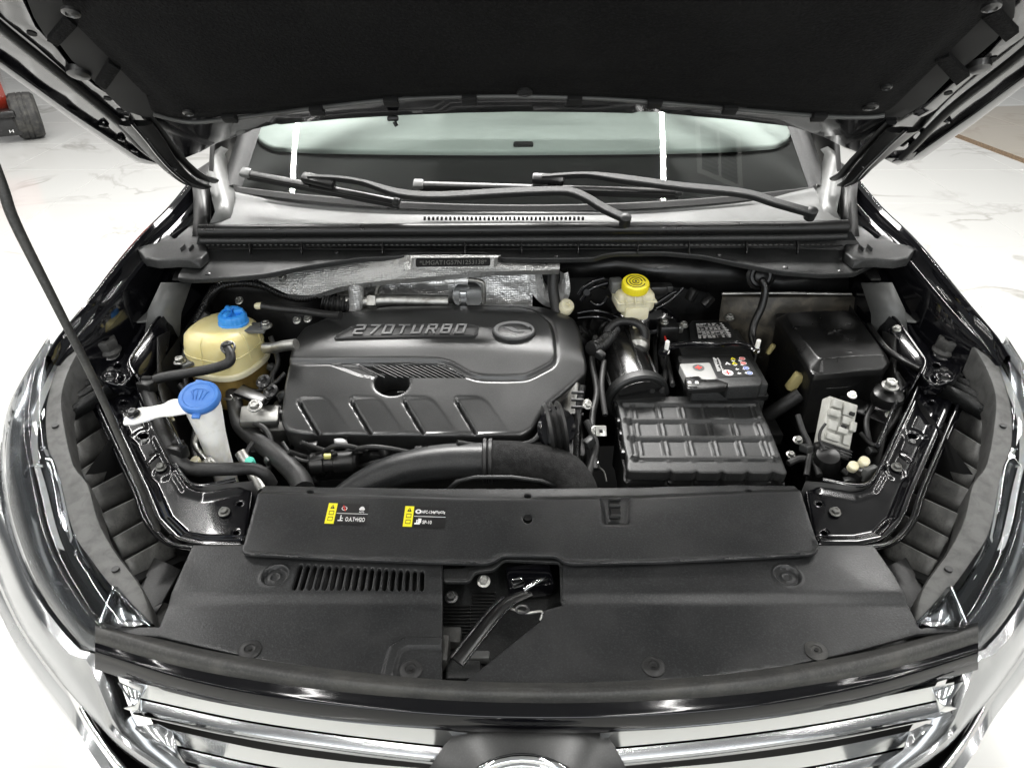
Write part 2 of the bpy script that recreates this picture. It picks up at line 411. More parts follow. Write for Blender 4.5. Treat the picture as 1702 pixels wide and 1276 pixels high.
MT['red_paint'] = M('red_paint', (.20, .022, .012), .15, coat=1)
MT['tyre'] = M('tyre_rubber', (.02, .02, .02), .7, bump=(80, .3, .002), var=(20, (.07, .068, .06), .45, .7))
MT['grout'] = M('grout', (.5, .5, .47), .8)
MT['ceiling'] = M('ceiling_paint', (.28, .285, .285), .8)
MT['brown'] = M('brown_stone', (.13, .085, .05), .25, var=(60, (.24, .17, .1), .45, .7))
def foil_mat(name, scale, strength, col=(.62, .62, .6)):
    m = M(name, col, .3, .72, rvar=(30, .25, .45)); nt = m.node_tree; b = nt.nodes['Principled BSDF']
    tc = nt.nodes.new('ShaderNodeTexCoord'); v = nt.nodes.new('ShaderNodeTexVoronoi'); v.inputs['Scale'].default_value = scale; v.inputs['Randomness'].default_value = .35
    n = nt.nodes.new('ShaderNodeTexNoise'); n.inputs['Scale'].default_value = 16; n.inputs['Detail'].default_value = 3
    nt.links.new(tc.outputs['Object'], v.inputs[0]); nt.links.new(tc.outputs['Object'], n.inputs[0])
    k1 = nt.nodes.new('ShaderNodeBump'); k1.inputs['Strength'].default_value = strength; k1.inputs['Distance'].default_value = .004
    k2 = nt.nodes.new('ShaderNodeBump'); k2.inputs['Strength'].default_value = .6; k2.inputs['Distance'].default_value = .03
    nt.links.new(v.outputs[0], k1.inputs['Height']); nt.links.new(n.outputs[0], k2.inputs['Height'])
    nt.links.new(k2.outputs[0], k1.inputs['Normal']); nt.links.new(k1.outputs[0], b.inputs['Normal']); return m
MT['foil'] = foil_mat('embossed_foil', 190, .45, (.82, .82, .81))
MT['foil_dull'] = foil_mat('dull_foil', 260, .6, (.5, .5, .49))
def glassy(name, tint, ior=1.5, rough=.02, bumpy=0):
    """clear pane: transparent body with a mirror skin that grows towards grazing sight"""
    m = bpy.data.materials.new(name); m.use_nodes = True; nt = m.node_tree; nt.nodes.clear()
    out = nt.nodes.new('ShaderNodeOutputMaterial'); tr = nt.nodes.new('ShaderNodeBsdfTransparent'); gl = nt.nodes.new('ShaderNodeBsdfGlossy')
    fr = nt.nodes.new('ShaderNodeFresnel'); fr.inputs[0].default_value = ior; mx = nt.nodes.new('ShaderNodeMixShader')
    tr.inputs[0].default_value = (*tint, 1); gl.inputs['Roughness'].default_value = rough
    nt.links.new(fr.outputs[0], mx.inputs[0]); nt.links.new(tr.outputs[0], mx.inputs[1]); nt.links.new(gl.outputs[0], mx.inputs[2]); nt.links.new(mx.outputs[0], out.inputs[0])
    if bumpy:
        tc = nt.nodes.new('ShaderNodeTexCoord'); n = nt.nodes.new('ShaderNodeTexNoise'); n.inputs['Scale'].default_value = 9
        k = nt.nodes.new('ShaderNodeBump'); k.inputs['Strength'].default_value = bumpy; k.inputs['Distance'].default_value = .01
        nt.links.new(tc.outputs['Object'], n.inputs[0]); nt.links.new(n.outputs[0], k.inputs['Height']); nt.links.new(k.outputs[0], gl.inputs['Normal'])
    return m
MT['glass'] = glassy('windscreen_glass', (.83, .87, .85), 1.75)
MT['lens'] = glassy('clear_lens', (.9, .92, .94), bumpy=.05)
def marble(name, base, vein, amount):
    m = M(name, base, .1, spec=.5); nt = m.node_tree; b = nt.nodes['Principled BSDF']
    g = nt.nodes.new('ShaderNodeNewGeometry')
    def vein_of(scale, lo, dist_):
        n = nt.nodes.new('ShaderNodeTexNoise'); n.inputs['Scale'].default_value = scale; n.inputs['Detail'].default_value = 7; n.inputs['Distortion'].default_value = dist_
        nt.links.new(g.outputs['Position'], n.inputs[0])
        s = nt.nodes.new('ShaderNodeMath'); s.operation = 'SUBTRACT'; s.inputs[1].default_value = .5; nt.links.new(n.outputs[0], s.inputs[0])
        a = nt.nodes.new('ShaderNodeMath'); a.operation = 'ABSOLUTE'; nt.links.new(s.outputs[0], a.inputs[0])
        r = nt.nodes.new('ShaderNodeMapRange'); r.inputs[1].default_value = 0; r.inputs[2].default_value = lo; r.inputs[3].default_value = 1; r.inputs[4].default_value = 0
        nt.links.new(a.outputs[0], r.inputs[0]); return r
    r1 = vein_of(1.1, .026, .7)
    n2 = nt.nodes.new('ShaderNodeTexNoise'); n2.inputs['Scale'].default_value = 1.1; nt.links.new(g.outputs['Position'], n2.inputs[0])
    mk_ = nt.nodes.new('ShaderNodeMapRange'); mk_.inputs[1].default_value = .45; mk_.inputs[2].default_value = .65; nt.links.new(n2.outputs[0], mk_.inputs[0])
    mu = nt.nodes.new('ShaderNodeMath'); mu.operation = 'MULTIPLY'; nt.links.new(r1.outputs[0], mu.inputs[0]); nt.links.new(mk_.outputs[0], mu.inputs[1])
    mu2 = nt.nodes.new('ShaderNodeMath'); mu2.operation = 'MULTIPLY'; mu2.inputs[1].default_value = amount; nt.links.new(mu.outputs[0], mu2.inputs[0])
    mx = nt.nodes.new('ShaderNodeMix'); mx.data_type = 'RGBA'; mx.inputs[6].default_value = (*base, 1); mx.inputs[7].default_value = (*vein, 1)
    nt.links.new(mu2.outputs[0], mx.inputs[0]); nt.links.new(mx.outputs[2], b.inputs['Base Color'])
    return m
MT['marble'] = marble('white_marble', (.45, .45, .437), (.17, .16, .14), .6)
MT['beige_marble'] = marble('beige_marble', (.33, .305, .265), (.2, .16, .12), .6)
# ---------------------------------------------------------------- the setting: floor and ceiling
fl = kind(mk('floor', [(-30, -8, -.012), (30, -8, -.012), (30, 40, -.012), (-30, 40, -.012)], [(0, 1, 2, 3)], MT['grout'], None, 0), 'structure')
fl['label'] = 'polished white marble tile floor of the showroom'
T = .9
def tile_mesh(m):
    bm = bmesh.new(); bmesh.ops.create_cube(bm, size=1)
    for v in bm.verts: v.co = Vector((v.co.x * (T - .003), v.co.y * (T - .003), v.co.z * .012 - .006))
    bmesh.ops.bevel(bm, geom=[e for e in bm.edges if all(v.co.z > -.001 for v in e.verts)], offset=.0015, segments=1, affect='EDGES')
    me = bpy.data.meshes.new('tile'); bm.to_mesh(me); bm.free(); me.materials.append(m); return me
tm, tmb = tile_mesh(MT['marble']), tile_mesh(MT['beige_marble'])
SA, SB = PZ(1585, 224, 0), PZ(1702, 268, 0)          # the brown inlay strip runs along this line
sd = (SB - SA).normalized(); sn = Vector((-sd.y, sd.x, 0))
if sn.y < 0: sn = -sn
far_tiles = []
def in_view(c):
    for dx, dy in ((0, 0), (-.45, -.45), (.45, -.45), (-.45, .45), (.45, .45)):
        v = Vector((c[0] + dx, c[1] + dy, 0)) - CAMP; zc = v.y * cp - v.z * sp
        if zc < .2: continue
        x = CX + FPX * v.x / zc; y = CY - FPX * (v.y * sp + v.z * cp) / zc
        if -60 < x < 1760 and -60 < y < 1340: return True
    return False
for i in range(-11, 12):
    for j in range(-3, 15):
        c = (3.6 + T * i - T / 2 - 3.6, 3.66 + T * j - T / 2)
        if abs(c[0]) < .5 and .9 < c[1] < 5: continue
        beige = False
        if not in_view(c): far_tiles.append((c, beige)); continue
        o = bpy.data.objects.new('tile', tmb if beige else tm); C.objects.link(o); o.location = (c[0], c[1], 0); par(o, fl)
for bz, m_ in ((0, 'marble'), (1, 'beige_marble')):
    q = [boxvf((c[0], c[1], -.006), (T - .003, T - .003, .012)) for c, b_ in far_tiles if b_ == bool(bz)]
    if q: kind(join('floor_tiles', q, MT[m_], fl, 0), 'stuff')
SE = SB + sd * 4
for i in range(-1, 4):                       # beige tiles laid square to the inlay strip
    for j in range(3):
        o = bpy.data.objects.new('tile', tmb); C.objects.link(o); par(o, fl); c = SA + sd * (T * i + .2) + sn * (.057 + T * (j + .5))
        o.matrix_basis = Matrix.Translation((c.x, c.y, .004)) @ Matrix((sd, sn, Vector((0, 0, 1)))).transposed().to_4x4()
join('border_strip', [boxvf((SA - sd * .1 + SE) / 2 + Vector((0, 0, .001)), ((SE - SA).length, .11, .006), Matrix((sd, sn, Vector((0, 0, 1)))).transposed())], MT['brown'], fl, 0)
cl = kind(mk('ceiling', [(-14, -8, CEIL), (-14, 18, CEIL), (14, 18, CEIL), (14, -8, CEIL)], [(0, 1, 2, 3)], MT['ceiling'], None, 0), 'structure')
# a square air vent in the ceiling, mirrored in the windscreen
VX, VY = 1.78, 2.40
VT = thing('ceiling_vent', 'square white slatted ceiling vent seen mirrored in the right half of the windscreen', 'vent', (VX, VY, CEIL))
fr_ = [boxvf((VX + s * .185, VY, CEIL - .02), (.035, .44, .03)) for s in (-1, 1)] + [boxvf((VX, VY + s * .2, CEIL - .02), (.335, .035, .03)) for s in (-1, 1)] + [boxvf((VX, VY, CEIL - .02), (.016, .365, .03))]
join('frame', fr_, MT['white_print'], VT, 0)
join('backing', [boxvf((VX, VY, CEIL - .004), (.335, .365, .004))], MT['void'], VT, 0)
R_ = Matrix.Rotation(.6, 3, 'X')
for k in range(11):
    for s in (-1, 1): join('slat', [boxvf((VX + s * .088, VY - .165 + k * .033, CEIL - .022), (.158, .014, .003), R_)], MT['grey'], VT, 0)

# ---------------------------------------------------------------- red car parked behind, only its rear corner shows
rc0 = PZ(35, 240, 0)
RC = thing('red_car', 'red car parked on the far left, its rear corner, tyre and mud flap showing', 'car', (rc0.x, rc0.y, 0))
lathe('tyre', [(.12, -.11), (.19, -.115), (.215, -.09), (.22, -.03), (.213, -.027), (.213, -.018), (.22, -.015), (.22, .015), (.213, .018), (.213, .027), (.22, .03), (.215, .09), (.19, .115), (.12, .11)], (rc0.x - .01, rc0.y + .25, .22), MT['tyre'], RC, (.86, .51, 0), 48)
body = [[Vector((rc0.x + x, rc0.y + .10 + y, z)) for x, y, z in r] for r in (
    [(-.8, 1.2, .27), (-.24, .3, .27), (-.10, .06, .27), (-.25, -.05, .26), (-1.7, -.1, .26)],
    [(-.8, 1.2, .45), (-.23, .3, .45), (-.08, .04, .45), (-.25, -.10, .44), (-1.7, -.16, .44)],
    [(-.8, 1.2, .75), (-.22, .3, .75), (-.08, .03, .72), (-.25, -.12, .7), (-1.7, -.18, .7)],
    [(-.8, 1.2, 1.1), (-.25, .3, 1.1), (-.12, .06, 1.08), (-.3, -.08, 1.05), (-1.7, -.12, 1.05)],
    [(-.9, 1.2, 1.6), (-.4, .5, 1.58), (-.3, .35, 1.5), (-.45, .28, 1.5), (-1.6, .25, 1.5)])]
loft('body', body, MT['red_paint'], RC, solid=.02)
box('bumper_corner', (rc0.x - .10, rc0.y + .02, .285), (.24, .16, .07), MT['satin'], RC, Matrix.Rotation(.5, 3, 'Z'), .02)
box('mud_flap', (rc0.x - .08, rc0.y - .0, .18), (.24, .015, .20), MT['rubber'], RC, Matrix.Rotation(.5, 3, 'Z'), .012)
text('badge', 'H', MT['white_print'], RC, (rc0.x - .055, rc0.y - .02, .115), (.88, .48, 0), (0, 0, 1), .036, .026, .001)
# ---------------------------------------------------------------- bonnet, propped open
HD = Plane((0, 1.664, 1.383), (1, 0, 0), (0, -.804, .595))
HOOD = thing('car_hood', 'raised black car bonnet seen from below with its dark felt lining', 'car bonnet', (XC, 1.664, 1.383))
rear = [(0, 103), (120, 190), (229, 266), (243, 273), (256, 276), (278, 270), (300, 268), (333, 255), (364, 239), (415, 221), (468, 209), (563, 200), (662, 194), (760, 190), (860, 188), (990, 189), (1110, 192), (1218, 201), (1317, 213), (1366, 229), (1400, 246), (1432, 258), (1469, 262), (1496, 270), (1529, 259), (1620, 192), (1702, 132)]
ro = [HD.hit(*p) for p in rear]
def ext(a, b, t): k = (t - b[1]) / (b[1] - a[1]); return (b[0] + (b[0] - a[0]) * k, t)
fr = [ext(ro[-3], ro[-1], .75), ext(ro[-3], ro[-1], .98)]
fl_ = [ext(ro[2], ro[0], .98), ext(ro[2], ro[0], .75)]
hood_out = ro + fr + [(.6, 1.03), (.3, 1.06), (XC, 1.07), (-.24, 1.06), (-.54, 1.03)] + fl_
sheet('outer_panel', MT['gloss'], HOOD, HD, hood_out, res=.06, thick=.018, rnd=.006, px=False)
# pale edge flange of the inner frame, both sides, one pressed step proud of the skin
def hloc(off, L): return [HD.off(off).hit(*p) for p in L]
def strip(name, off, L, m, thick=.004, **k):
    return sheet(name, m, HOOD, HD.off(off), hloc(off, L), px=False, thick=thick, res=.04, seg=.03, **k)
strip('hem', .010, [(-90, 54), (0, 115), (120, 202), (226, 272), (246, 281), (262, 281), (284, 271), (262, 271), (232, 262), (120, 188), (0, 101), (-90, 40)], MT['gloss'], .028, rnd=.004)
strip('hem', .010, [(1792, 84), (1702, 144), (1620, 206), (1532, 267), (1505, 277), (1490, 276), (1468, 266), (1490, 266), (1524, 256), (1618, 190), (1702, 127), (1792, 66)], MT['gloss'], .028, rnd=.004)
strip('inner_flange', .012, [(-60, -50), (0, 30), (60, 78), (130, 140), (195, 199), (212, 199), (216, 192), (212, 183), (182, 158), (160, 144), (112, 104), (96, 82), (60, 45), (20, -40)], MT['gloss'], .008)
strip('inner_flange', .012, [(1762, -20), (1702, 62), (1640, 108), (1590, 152), (1552, 192), (1530, 196), (1518, 192), (1530, 180), (1560, 158), (1596, 128), (1640, 92), (1680, 48), (1690, -40)], MT['gloss'], .008)
strip('frame_wall', .016, [(20, -60), (56, 30), (80, 70), (100, 76), (118, 100), (160, 140), (205, 185), (240, 196), (262, 196), (252, 150), (120, 0), (110, -60)], MT['void'], .01)
strip('frame_wall', .016, [(1692, -60), (1686, 30), (1655, 68), (1620, 98), (1580, 130), (1538, 172), (1500, 196), (1470, 196), (1480, 150), (1650, 0), (1660, -60)], MT['void'], .01)
for L in ([(-80, -30), (0, 44), (100, 124), (196, 203), (230, 240), (264, 266)], [(1782, 10), (1702, 86), (1600, 165), (1560, 200), (1530, 232), (1500, 262)]):
    tube('edge_seal', [HD.P(*p, h=.016) for p in L], .0085, MT['rubber'], HOOD, n=10)
# felt lining with a pressed cushion relief
lin_px = [(103, -30), (103, 7), (128, 47), (189, 108), (243, 162), (250, 184), (262, 194), (313, 200), (430, 190), (530, 177), (650, 164), (760, 160), (870, 159), (1000, 163), (1100, 169), (1240, 181), (1363, 191), (1438, 193), (1472, 190), (1490, 176), (1556, 111), (1644, 24), (1671, -6), (1676, -40)]
off = .034
ll = hloc(off, lin_px); ll = ll + [(.66, .93), (XC, .99), (-.6, .93)]
def lin_h(P):
    d = dist(P, ll); y = P[:, 1]
    return .016 * sm(d, .01, .06) + .006 * sm(d, .09, .13) + .003 * np.sin(P[:, 0] * 9) * np.cos(y * 8) * sm(d, .05, .2) + .007 * np.exp(-((y - .34) / .03) ** 2) * sm(d, .1, .2)
sheet('felt_lining', MT['felt'], HOOD, HD.off(off), ll, res=.02, h=lin_h, px=False, thick=.016, rnd=.005)
low = [(255, 190), (313, 203), (370, 199), (430, 192), (530, 179), (650, 166), (760, 161), (870, 160), (1000, 164), (1100, 171), (1240, 183), (1363, 193), (1438, 195), (1470, 192)]
tube('lining_edge', [HD.P(*p, h=.034) for p in low], .0042, MT['grey'], HOOD, n=8)
for x, y in ((382, 196), (527, 184), (650, 169), (780, 165), (955, 167), (1088, 172), (1213, 182), (1361, 194)):
    p = HD.P(x, y, h=.038); box('clip', p, (.026, .022, .012), MT['void'], HOOD, Matrix((HD.U, HD.V, HD.N)).transposed(), .002)
for x, y, r, m in ((313, 186, .008, 'dark_steel'), (1447, 176, .011, 'dark_steel'), (872, 152, .011, 'plastic'), (118, 18, .010, 'dark_steel'), (1648, 9, .010, 'dark_steel'), (1474, 143, .007, 'plastic'), (384, 19, .004, 'grey')):
    lathe('fastener', [(r * 1.2, 0), (r * 1.2, .004), (r * .75, .006), (r * .6, .004), (r * .1, .005)], HD.P(x, y, h=.05), MT[m], HOOD, HD.N, 20)
# felt tabs folded over the side walls
for q in ([(110, 32), (128, 47), (96, 80), (78, 70)], [(180, 106), (200, 118), (176, 151), (158, 141)], [(1554, 104), (1578, 96), (1612, 128), (1590, 144)], [(1632, 34), (1660, 20), (1694, 56), (1672, 72)]):
    strip('felt_tab', .04, q, MT['felt'], .01)
for x, y in ((53, 56), (179, 164), (200, 184), (1576, 155), (1650, 98)):
    lathe('hole_plug', [(.007, 0), (.007, .0012), (.002, .0012)], HD.P(x, y, h=.0125), MT['void'], HOOD, HD.N, 14)
for x, y in ((131, 116), (1627, 106)):
    lathe('rubber_stop', [(.02, 0), (.018, .01), (.01, .014), (.002, .014)], HD.P(x, y, h=.012), MT['dark_steel'], HOOD, HD.N, 16)
for x0, x1, y0, y1 in ((165, 178, 207, 210), (196, 206, 230, 233), (216, 228, 248, 251), (1569, 1579, 200, 203), (1531, 1541, 223, 226), (1512, 1522, 240, 242)):
    tube('pressed_dimple', [HD.P(x0, y0, h=.002), HD.P((x0 + x1) / 2, (y0 + y1) / 2, h=.006), HD.P(x1, y1, h=.002)], .004, MT['gloss'], HOOD, n=8, sub=3)
# washer jet under the rear edge
wj = HD.P(653, 197, h=.01)
box('washer_jet', wj, (.022, .010, .010), MT['plastic'], HOOD, None, .003); rod('washer_jet', wj + Vector((.004, -.01, -.004)), wj + Vector((.008, -.012, -.012)), .004, MT['plastic'], HOOD)
# hinges, each a swan-neck strap with a second leaf
for L, m0 in (([(225, 205), (248, 232), (268, 258), (292, 284), (318, 304), (342, 312)], (300, 300)), ([(1500, 216), (1478, 236), (1456, 258), (1434, 280), (1416, 300), (1402, 308)], (1420, 300))):
    A = HD.P(*L[0], h=.02); B = PY(*L[-1], 1.66); n_ = len(L)
    pts = [PY(*p, A.y + (B.y - A.y) * i / (n_ - 1)) for i, p in enumerate(L)]
    hb = tube('hinge', pts, [.034, .03, .024, .02, .016], MT['satin'], HOOD, n=10, flatten=.22, sub=8)
    tube('hinge_rib', [p + Vector((0, -.012, .004)) for p in pts], .005, MT['gloss'], hb, n=8)
    tube('hinge_leaf', [p + Vector((.02 if B.x < 0 else -.02, .012, .012)) for p in pts], .012, MT['satin'], hb, n=8, flatten=.5)
    for k in (1, 3): bolt(hb, pts[k] + Vector((0, -.008, .01)), (0, -.7, .7), .008, MT['dark_steel'])
# prop rod
pr = [PY(-70, 120, .98), PY(0, 300, .93), PY(25, 370, .92), PY(90, 500, .91), PY(160, 640, .905), PY(215, 765, .90), PY(262, 880, .895)]
pr = tag(tube('prop_rod', pr, [.0072, .0072, .007, .0062, .0056, .0052, .005], MT['rubber_dusty'], None, n=12), 'thin grey bonnet prop rod leaning across the left headlamp side of the bay', 'prop rod')

# ---------------------------------------------------------------- the car's body round the bay
CAR = thing('car', 'black car shown from the front, bonnet up, with its wings, windscreen and engine bay', 'car', (XC, 1.4, 0))
# wing (left built, right mirrored)
rg = [PY(330, 285, 1.80), PY(286, 340, 1.68), PY(240, 386, 1.56), PY(202, 430, 1.465), PY(150, 497, 1.345), PY(100, 556, 1.265), PY(78, 590, 1.22)]
rg = spl(rg, 25)
def shift(L, dx, dy, dz): return [p + Vector((dx, dy, dz)) for p in L]
def shift(L, dx, dy, dz): return [p + Vector((dx * (1 - .5 * sm(np.array([i / (len(L) - 1)]), .45, 1)[0]), dy, dz)) for i, p in enumerate(L)]
rows = [shift(rg, -.10, 0, -.45), shift(rg, -.085, 0, -.25), shift(rg, -.055, 0, -.09), shift(rg, -.025, 0, -.025), shift(rg, -.008, 0, -.003), shift(rg, .002, 0, 0), shift(rg, .010, 0, -.004), shift(rg, .013, 0, -.018), shift(rg, .020, 0, -.026), shift(rg, .034, 0, -.024), shift(rg, .037, 0, -.030), shift(rg, .040, 0, -.06)]
half = []                                     # everything mirrored later
wing = loft('wing', rows, MT['paint'], CAR); half.append(wing)
def drop(L): return [p + Vector((0, 0, -.065 * sm(np.array([i / (len(L) - 1)]), .3, .8)[0])) for i, p in enumerate(L)]
gut = [shift(rg, .040, 0, -.056), shift(rg, .048, 0, -.075), shift(rg, .054, 0, -.066), shift(rg, .062, 0, -.066), shift(rg, .066, 0, -.08), shift(rg, .083, 0, -.084), shift(rg, .088, 0, -.10), shift(rg, .090, 0, -.3)]
gut = [gut[0]] + [drop(r) for r in gut[1:]]
gt = loft('wing_gutter', gut, MT['gloss'], CAR); half.append(gt)
for k in (5, 9, 12, 14): bolt(gt, gut[4][k].lerp(gut[5][k], .5), (0, 0, 1), .007, MT['dark_steel'])
# plastic mesh tail behind the headlamp
mq = []
for i in range(5):
    a = PZ(128 + i * 9, 543 - i * 3.5, 1.125); b = PZ(142 + i * 9, 571 - i * 4.5, 1.115); mq.append(tubemesh([a, b], .0014, n=6, sub=1))
for i in range(4):
    a = PZ(126 + i * 5, 544 + i * 9, 1.125 - i * .003); b = PZ(168 + i * 4, 528 + i * 8, 1.125 - i * .003); mq.append(tubemesh([a, b], .0014, n=6, sub=1))
half.append(kind(join('plastic_mesh', mq, MT['plastic'], CAR), 'stuff'))
tl = sheet('headlamp_tail', MT['plastic'], CAR, flat(1.10), [(112, 548), (165, 518), (180, 530), (170, 560), (140, 584), (112, 580)], res=.02, thick=.012); half.append(tl)
# strut-tower apron: a pale vertical sheet standing inside the wing
ap = loft('inner_apron', [[PY(268, 470, 1.42), PY(318, 470, 1.46)], [PY(246, 516, 1.40), PY(301, 520, 1.44)], [PY(240, 560, 1.385), PY(298, 570, 1.42)]], MT['grey'], CAR, solid=.004); half.append(ap)
ap = loft('inner_apron', [[PY(262, 560, 1.36), PY(300, 540, 1.46), PY(330, 520, 1.6)], [PY(262, 640, 1.28), PY(300, 640, 1.40), PY(330, 600, 1.6)], [PY(300, 800, 1.05), PY(330, 780, 1.2), PY(360, 760, 1.4)]], MT['bay'], CAR, solid=.004); half.append(ap)
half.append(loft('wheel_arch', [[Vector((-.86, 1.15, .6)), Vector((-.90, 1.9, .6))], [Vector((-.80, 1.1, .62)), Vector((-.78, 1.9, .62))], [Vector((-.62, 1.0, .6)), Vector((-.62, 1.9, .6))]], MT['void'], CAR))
# corner end caps beside the cowl
LP = flat(1.235)
cc = sheet('corner_cap', MT['plastic'], CAR, LP, [(228, 412), (246, 404), (262, 402), (276, 386), (290, 396), (318, 372), (340, 376), (345, 420), (330, 432), (296, 430), (262, 432), (240, 428)], res=.02, thick=.02, rnd=.004); half.append(cc)
cc2 = sheet('corner_bracket', MT['satin'], CAR, flat(1.2), [(262, 425), (318, 418), (320, 445), (302, 462), (286, 462), (296, 440), (268, 440)], res=.02, thick=.006); half.append(cc2)
for x in (304, 318): box('slot_rib', LP.P(x, 412, h=.004), (.003, .024, .01), MT['plastic'], cc)
# black pillar trims either side of the windscreen, white reflection put into their grey
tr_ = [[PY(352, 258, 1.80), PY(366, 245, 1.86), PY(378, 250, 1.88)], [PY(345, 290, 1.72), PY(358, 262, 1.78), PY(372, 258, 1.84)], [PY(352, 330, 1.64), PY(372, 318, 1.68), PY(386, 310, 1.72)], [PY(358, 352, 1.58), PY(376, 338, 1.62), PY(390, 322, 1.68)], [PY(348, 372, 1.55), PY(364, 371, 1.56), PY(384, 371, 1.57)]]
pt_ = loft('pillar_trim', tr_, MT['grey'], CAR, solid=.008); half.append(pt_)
pl_ = loft('pillar', [[PY(318, 290, 1.78), PY(352, 268, 1.84)], [PY(322, 330, 1.70), PY(350, 330, 1.70)], [PY(322, 372, 1.6), PY(350, 372, 1.6)], [PY(318, 420, 1.56), PY(350, 420, 1.56)]], MT['satin'], CAR, solid=.006); half.append(pl_)
def ws(u, t): return Vector((XC + u * (.70 - .09 * t), 1.60 + .10 * u * u + .86 * t - .05 * t * u * u, 1.295 + .012 * u * u + .50 * t + .03 * math.sin(t * PI) * (1 - u * u)))
pil = [Vector((-.72, 1.66, 1.30)), Vector((-.70, 1.76, 1.385)), Vector((-.66, 2.1, 1.60)), Vector((-.60, 2.5, 1.78)), Vector((-.57, 2.7, 1.82))]
half.append(loft('windscreen_pillar', [[ws(-1, t) + Vector((dx, dy, dz)) for t in [i / 10 * 1.15 for i in range(11)]] for dx, dy, dz in ((.012, 0, .004), (-.004, .006, .012), (-.03, .012, .006), (-.055, .02, -.012), (-.07, .04, -.05))], MT['plastic'], CAR))
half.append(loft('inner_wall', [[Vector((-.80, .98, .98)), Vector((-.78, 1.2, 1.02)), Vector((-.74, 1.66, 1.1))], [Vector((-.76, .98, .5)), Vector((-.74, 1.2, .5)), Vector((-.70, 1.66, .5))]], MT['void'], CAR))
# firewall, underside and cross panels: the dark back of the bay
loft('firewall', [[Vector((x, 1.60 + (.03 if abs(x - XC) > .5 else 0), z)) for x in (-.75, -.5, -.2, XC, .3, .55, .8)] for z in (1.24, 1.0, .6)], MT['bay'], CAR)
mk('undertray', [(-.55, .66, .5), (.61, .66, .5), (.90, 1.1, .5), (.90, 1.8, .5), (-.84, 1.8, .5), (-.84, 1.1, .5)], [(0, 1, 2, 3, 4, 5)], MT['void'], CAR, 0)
# strut tower tops, weathered sheet metal
st = loft('strut_tower', [[PZ(350, 474, 1.12), PZ(480, 474, 1.12), PZ(556, 480, 1.10)], [PZ(345, 484, 1.10), PZ(480, 486, 1.10), PZ(560, 492, 1.08)], [PZ(340, 505, 1.06), PZ(480, 520, 1.05), PZ(560, 530, 1.03)], [PZ(340, 620, .9), PZ(480, 620, .9), PZ(560, 620, .9)]], MT['bay'], CAR, solid=.004)
loft('strut_tower', [[PY(1200, 489, 1.56), PY(1300, 489, 1.56), PY(1420, 489, 1.56)], [PY(1200, 495, 1.545), PY(1300, 495, 1.545), PY(1426, 495, 1.545)], [PY(1196, 520, 1.535), PY(1300, 520, 1.535), PY(1432, 520, 1.535)], [PY(1190, 640, 1.53), PY(1300, 640, 1.53), PY(1440, 640, 1.53)]], M('weathered_sheet', (.035, .032, .026), .5, var=(26, (.12, .105, .08), .45, .72), bump=(40, .5, .003)), CAR, solid=.004)
tube('tower_seam', [PY(1200, 488, 1.55), PY(1300, 487, 1.55), PY(1415, 489, 1.55)], .004, MT['zinc'], CAR)
# windscreen: a bowed pane, and the dashboard under it
loft('windscreen', [[ws(u / 10, t / 8 * 1.15) for u in range(-10, 11)] for t in range(9)], MT['glass'], CAR)
frit = loft('windscreen_seal', [[ws(u / 12, t) + Vector((0, 0, dz)) for u in range(-12, 13)] for t, dz in ((-.012, .004), (.0, .007), (.006, .004), (.007, -.004))], MT['rubber'], CAR)
loft('dashboard', [[Vector((XC + u * (.74 if y < 1.7 else .77 if y < 2 else .88), y + .08 * u * u, z)) for u in (-1, -.6, -.2, .2, .6, 1)] for y, z in ((1.60, 1.27), (1.75, 1.262), (2.2, 1.262), (3.0, 1.262), (3.02, .9))], MT['dash_dark'], CAR)
dp = [(430, 232), (452, 243), (520, 247), (640, 249), (760, 250), (860, 250), (1000, 249), (1110, 248), (1220, 245), (1290, 240), (1312, 230), (1318, 214), (1290, 150), (440, 150), (420, 212)]
half.append(loft('cabin_side', [[Vector((-.74, 1.70, 1.255)), Vector((-.86, 2.2, 1.255)), Vector((-.86, 3.2, 1.255))], [Vector((-.73, 1.72, 1.34)), Vector((-.82, 2.2, 1.62)), Vector((-.78, 3.2, 1.80))]], MT['dash_dark'], CAR, solid=.01))
loft('cabin_back', [[Vector((x, 3.25, z)) for x in (-.8, XC, .86)] for z in (1.0, 1.8)], MT['dash_dark'], CAR)
sheet('dashboard_top', MT['dash_pale'], CAR, flat(1.285), rp(dp, 12), res=.08, thick=.015, rnd=.01)
for x0, x1 in ((855, 885),): box('light_sensor', flat(1.29).P(870, 240), (.06, .03, .012), MT['dash_dark'], CAR, None, .005)
loft('roof', [[Vector((XC + u * .6, 2.55 + y, 1.80 + z)) for u in (-1, -.5, 0, .5, 1)] for y, z in ((.03, 0), (.3, .05), (1.2, .08), (2.2, .05))], MT['paint'], CAR)
for o in half:
    mirror_tree(o, CAR)
